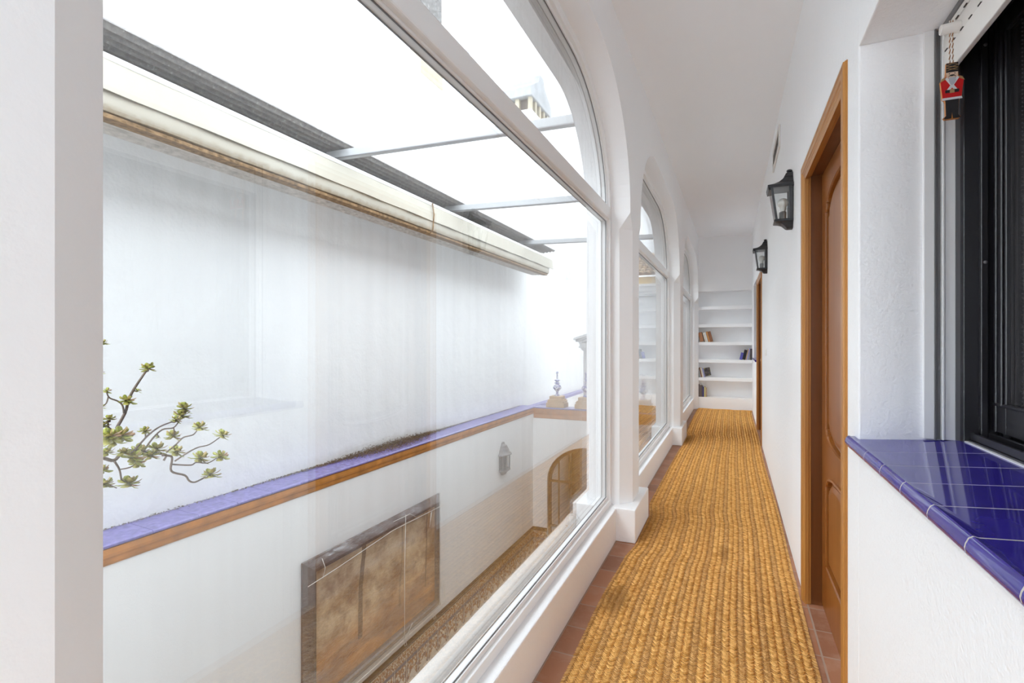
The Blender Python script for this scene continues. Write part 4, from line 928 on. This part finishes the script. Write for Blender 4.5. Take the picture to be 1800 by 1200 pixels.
# ------------------------------------------------------------------ succulent outside the nearest window
BR = {'A': ([(-1.38, 0.729, 1.042), (-1.38, 0.748, 1.078), (-1.38, 0.756, 1.109), (-1.38, 0.767, 1.133), (-1.38, 0.784, 1.16), (-1.38, 0.796, 1.178)], 5), 'A2': ([(-1.38, 0.745, 1.077), (-1.38, 0.742, 1.096), (-1.38, 0.732, 1.108), (-1.38, 0.714, 1.118), (-1.38, 0.708, 1.131)], 3), 'B': ([(-1.3, 0.723, 0.995), (-1.3, 0.754, 1.026), (-1.3, 0.781, 1.043), (-1.3, 0.81, 1.051)], 3.2), 'B1': ([(-1.31, 0.755, 1.019), (-1.31, 0.754, 1.034)], 2.5), 'C': ([(-1.36, 0.779, 0.978), (-1.36, 0.799, 1.005), (-1.36, 0.824, 1.025), (-1.36, 0.853, 1.026), (-1.36, 0.871, 1.046)], 3.2), 'D': ([(-1.42, 0.871, 0.951), (-1.42, 0.898, 0.969), (-1.42, 0.918, 0.984), (-1.42, 0.946, 0.987), (-1.42, 0.961, 1.003)], 3.2), 'E': ([(-1.46, 0.919, 0.913), (-1.46, 0.956, 0.93), (-1.46, 0.986, 0.939), (-1.46, 1.021, 0.941), (-1.46, 1.058, 0.958)], 3.2), 'F': ([(-1.4, 0.876, 0.919), (-1.4, 0.925, 0.906), (-1.4, 0.941, 0.91), (-1.4, 0.975, 0.901), (-1.4, 1.001, 0.909)], 3), 'G': ([(-1.4, 0.848, 0.95), (-1.4, 0.859, 0.947), (-1.4, 0.874, 0.938), (-1.4, 0.872, 0.902), (-1.4, 0.909, 0.881), (-1.4, 0.921, 0.863), (-1.4, 0.937, 0.855), (-1.4, 0.966, 0.861)], 4.5), 'G2': ([(-1.4, 0.852, 0.935), (-1.4, 0.859, 0.945)], 4), 'T': ([(-1.36, 0.677, 0.962), (-1.36, 0.689, 0.979), (-1.36, 0.713, 0.969), (-1.36, 0.737, 0.987), (-1.36, 0.782, 0.974), (-1.36, 0.827, 0.961), (-1.39, .85, .95)], 6), 'H': ([(-1.34, 0.704, 0.97), (-1.34, 0.714, 0.949), (-1.34, 0.718, 0.924)], 3.5), 'I': ([(-1.33, 0.668, 0.918), (-1.33, 0.679, 0.925), (-1.33, 0.703, 0.909)], 2.5), 'J': ([(-1.33, 0.685, 1.056), (-1.33, 0.685, 1.069)], 3), 'K': ([(-1.38, 0.693, 0.967), (-1.38, 0.711, 0.994), (-1.38, 0.726, 1.018), (-1.38, 0.729, 1.042)], 5.5)}
RO = [(-1.38, 0.801, 1.186, 0.0227), (-1.38, 0.708, 1.136, 0.0123), (-1.37, 0.746, 1.11, 0.0218), (-1.38, 0.776, 1.13, 0.013), (-1.3, 0.822, 1.055, 0.0181), (-1.31, 0.754, 1.038, 0.0166), (-1.36, 0.875, 1.055, 0.0284), (-1.36, 0.881, 1.074, 0.027), (-1.42, 0.965, 1.006, 0.0273), (-1.46, 1.065, 0.964, 0.0293), (-1.4, 1.015, 0.915, 0.0272), (-1.4, 0.984, 0.867, 0.0317), (-1.34, 0.734, 0.911, 0.0303), (-1.3, 0.67, 1.039, 0.0307), (-1.34, 0.717, 1.032, 0.0306), (-1.38, 0.72, 1.012, 0.0311), (-1.31, 0.728, 0.979, 0.0306), (-1.36, 0.771, 0.98, 0.0285), (-1.36, 0.81, 0.978, 0.0286), (-1.42, 0.898, 0.949, 0.0278), (-1.42, 0.967, 0.917, 0.0315), (-1.39, 0.87, 0.998, 0.0255), (-1.33, 0.688, 1.074, 0.0166), (-1.33, 0.675, 1.062, 0.0164), (-1.33, 0.679, 0.925, 0.023), (-1.4, 0.709, 1.251, 0.0152), (-1.36, 0.686, 1.1, 0.0134), (-1.4, 0.705, 1.179, 0.0124), (-1.34, 0.784, 0.968, 0.025), (-1.3, 0.702, 0.996, 0.0199), (-1.3, 0.667, 1.003, 0.0194), (-1.37, 0.819, 1.005, 0.0096), (-1.33, 0.749, 0.959, 0.0208), (-1.3, 0.657, 0.966, 0.0192)]
pt = thing('potted_succulent', 'leggy potted succulent with yellow-green leaf rosettes outside the nearest window', 'plant', (-1.0, .18, .0225))
m = MB(); m.lathe([(.062, .023), (.066, .033), (.088, .14), (.095, .145), (.095, .165), (.086, .165), (.083, .15), (.001, .15)], -1.0, .18, 28); m.build('pot', M['clay'], pt, world=True, smooth=True)
m = MB(); m.lathe([(.083, .145), (.06, .152), (.001, .155)], -1.0, .18, 20); m.build('soil', M['soil'], pt, world=True, smooth=True)
def cr(p, n=5):   # smooth the polyline
    p = [Vector(q) for q in p]; out = []
    for i in range(len(p)-1):
        a, b, c_, d = p[max(i-1, 0)], p[i], p[i+1], p[min(i+2, len(p)-1)]
        for k in range(n):
            t = k/n; out.append(.5*((2*b)+(c_-a)*t+(2*a-5*b+4*c_-d)*t*t+(3*b-a-3*c_+d)*t**3))
    return out+[p[-1]]
trunk = [(-1.0, .18, .15), (-1.02, .2, .45), (-1.10, .33, .72), (-1.24, .52, .90), (-1.36, .677, .962)]
m = MB(); q = cr(trunk, 6); m.tube(q, [.013-.006*i/len(q) for i in range(len(q))], 8)
m.tube(cr([(-1.24, .52, .90), (-1.30, .6, .94), (-1.38, .693, .967)]), .0055, 8); m.tube(cr([(-1.24, .52, .90), (-1.30, .62, .90), (-1.33, .668, .918)]), .004, 8); m.tube(cr([(-1.24, .52, .90), (-1.33, .6, 1.0), (-1.40, .66, 1.15), (-1.40, .705, 1.24)]), .004, 8)
m.build('trunk', M['stem'], pt, world=True, smooth='all')
m = MB(); allp = []
for pts, r in BR.values(): allp += cr(pts, 4)
for (x, y, z, s) in RO:                                              # every rosette sits on a twig
    c0 = Vector((x, y, z)); n0 = min(allp, key=lambda v: (v-c0).length)
    if .004 < (n0-c0).length < .045: m.tube(cr([n0, n0.lerp(c0, .5)+Vector((0, .003, -.004)), c0], 3), .0016, 6)
for pts, r in BR.values():
    q = cr(pts); m.tube(q, [r*.00065*(1.15-.4*i/len(q)) for i in range(len(q))], 7)
m.build('branches', M['stem'], pt, world=True, smooth='all')
rl = random.Random(21)
for (x, y, z, s) in RO:
    m = MB(); s *= 1.0; cen = Vector((x, y, z)); nl = 17 if s > .014 else 9
    ax = Vector((rl.uniform(-.35, .35), rl.uniform(-.35, .35), 1)).normalized()
    tX = ax.orthogonal().normalized(); tY = ax.cross(tX)
    for k in range(nl):
        a = k*2.39996+rl.uniform(-.2, .2); el = -.55+1.6*(k/nl)**1.0+rl.uniform(-.12, .1); L = s*(1.0-.35*k/nl)*rl.uniform(.85, 1.15); W = L*.33
        d = (tX*math.cos(a)+tY*math.sin(a))*math.cos(el)+ax*math.sin(el); sd = d.cross(ax).normalized(); nn = sd.cross(d).normalized()
        prof = ((0, .25, 0), (.35, .75, -.03), (.68, 1.0, -.02), (.9, .7, .04), (1.0, .06, .07)); rg = []
        for t, wv, cu in prof:
            c0 = cen+d*(L*t)+nn*(L*cu*1.5); rg.append([c0-sd*W*wv, c0+nn*L*.035*wv-sd*0, c0+sd*W*wv, c0-nn*L*.05*wv])
        m.loft(rg)
    m.build('leaf_rosette', M['leaf'], pt, world=True, smooth='all')
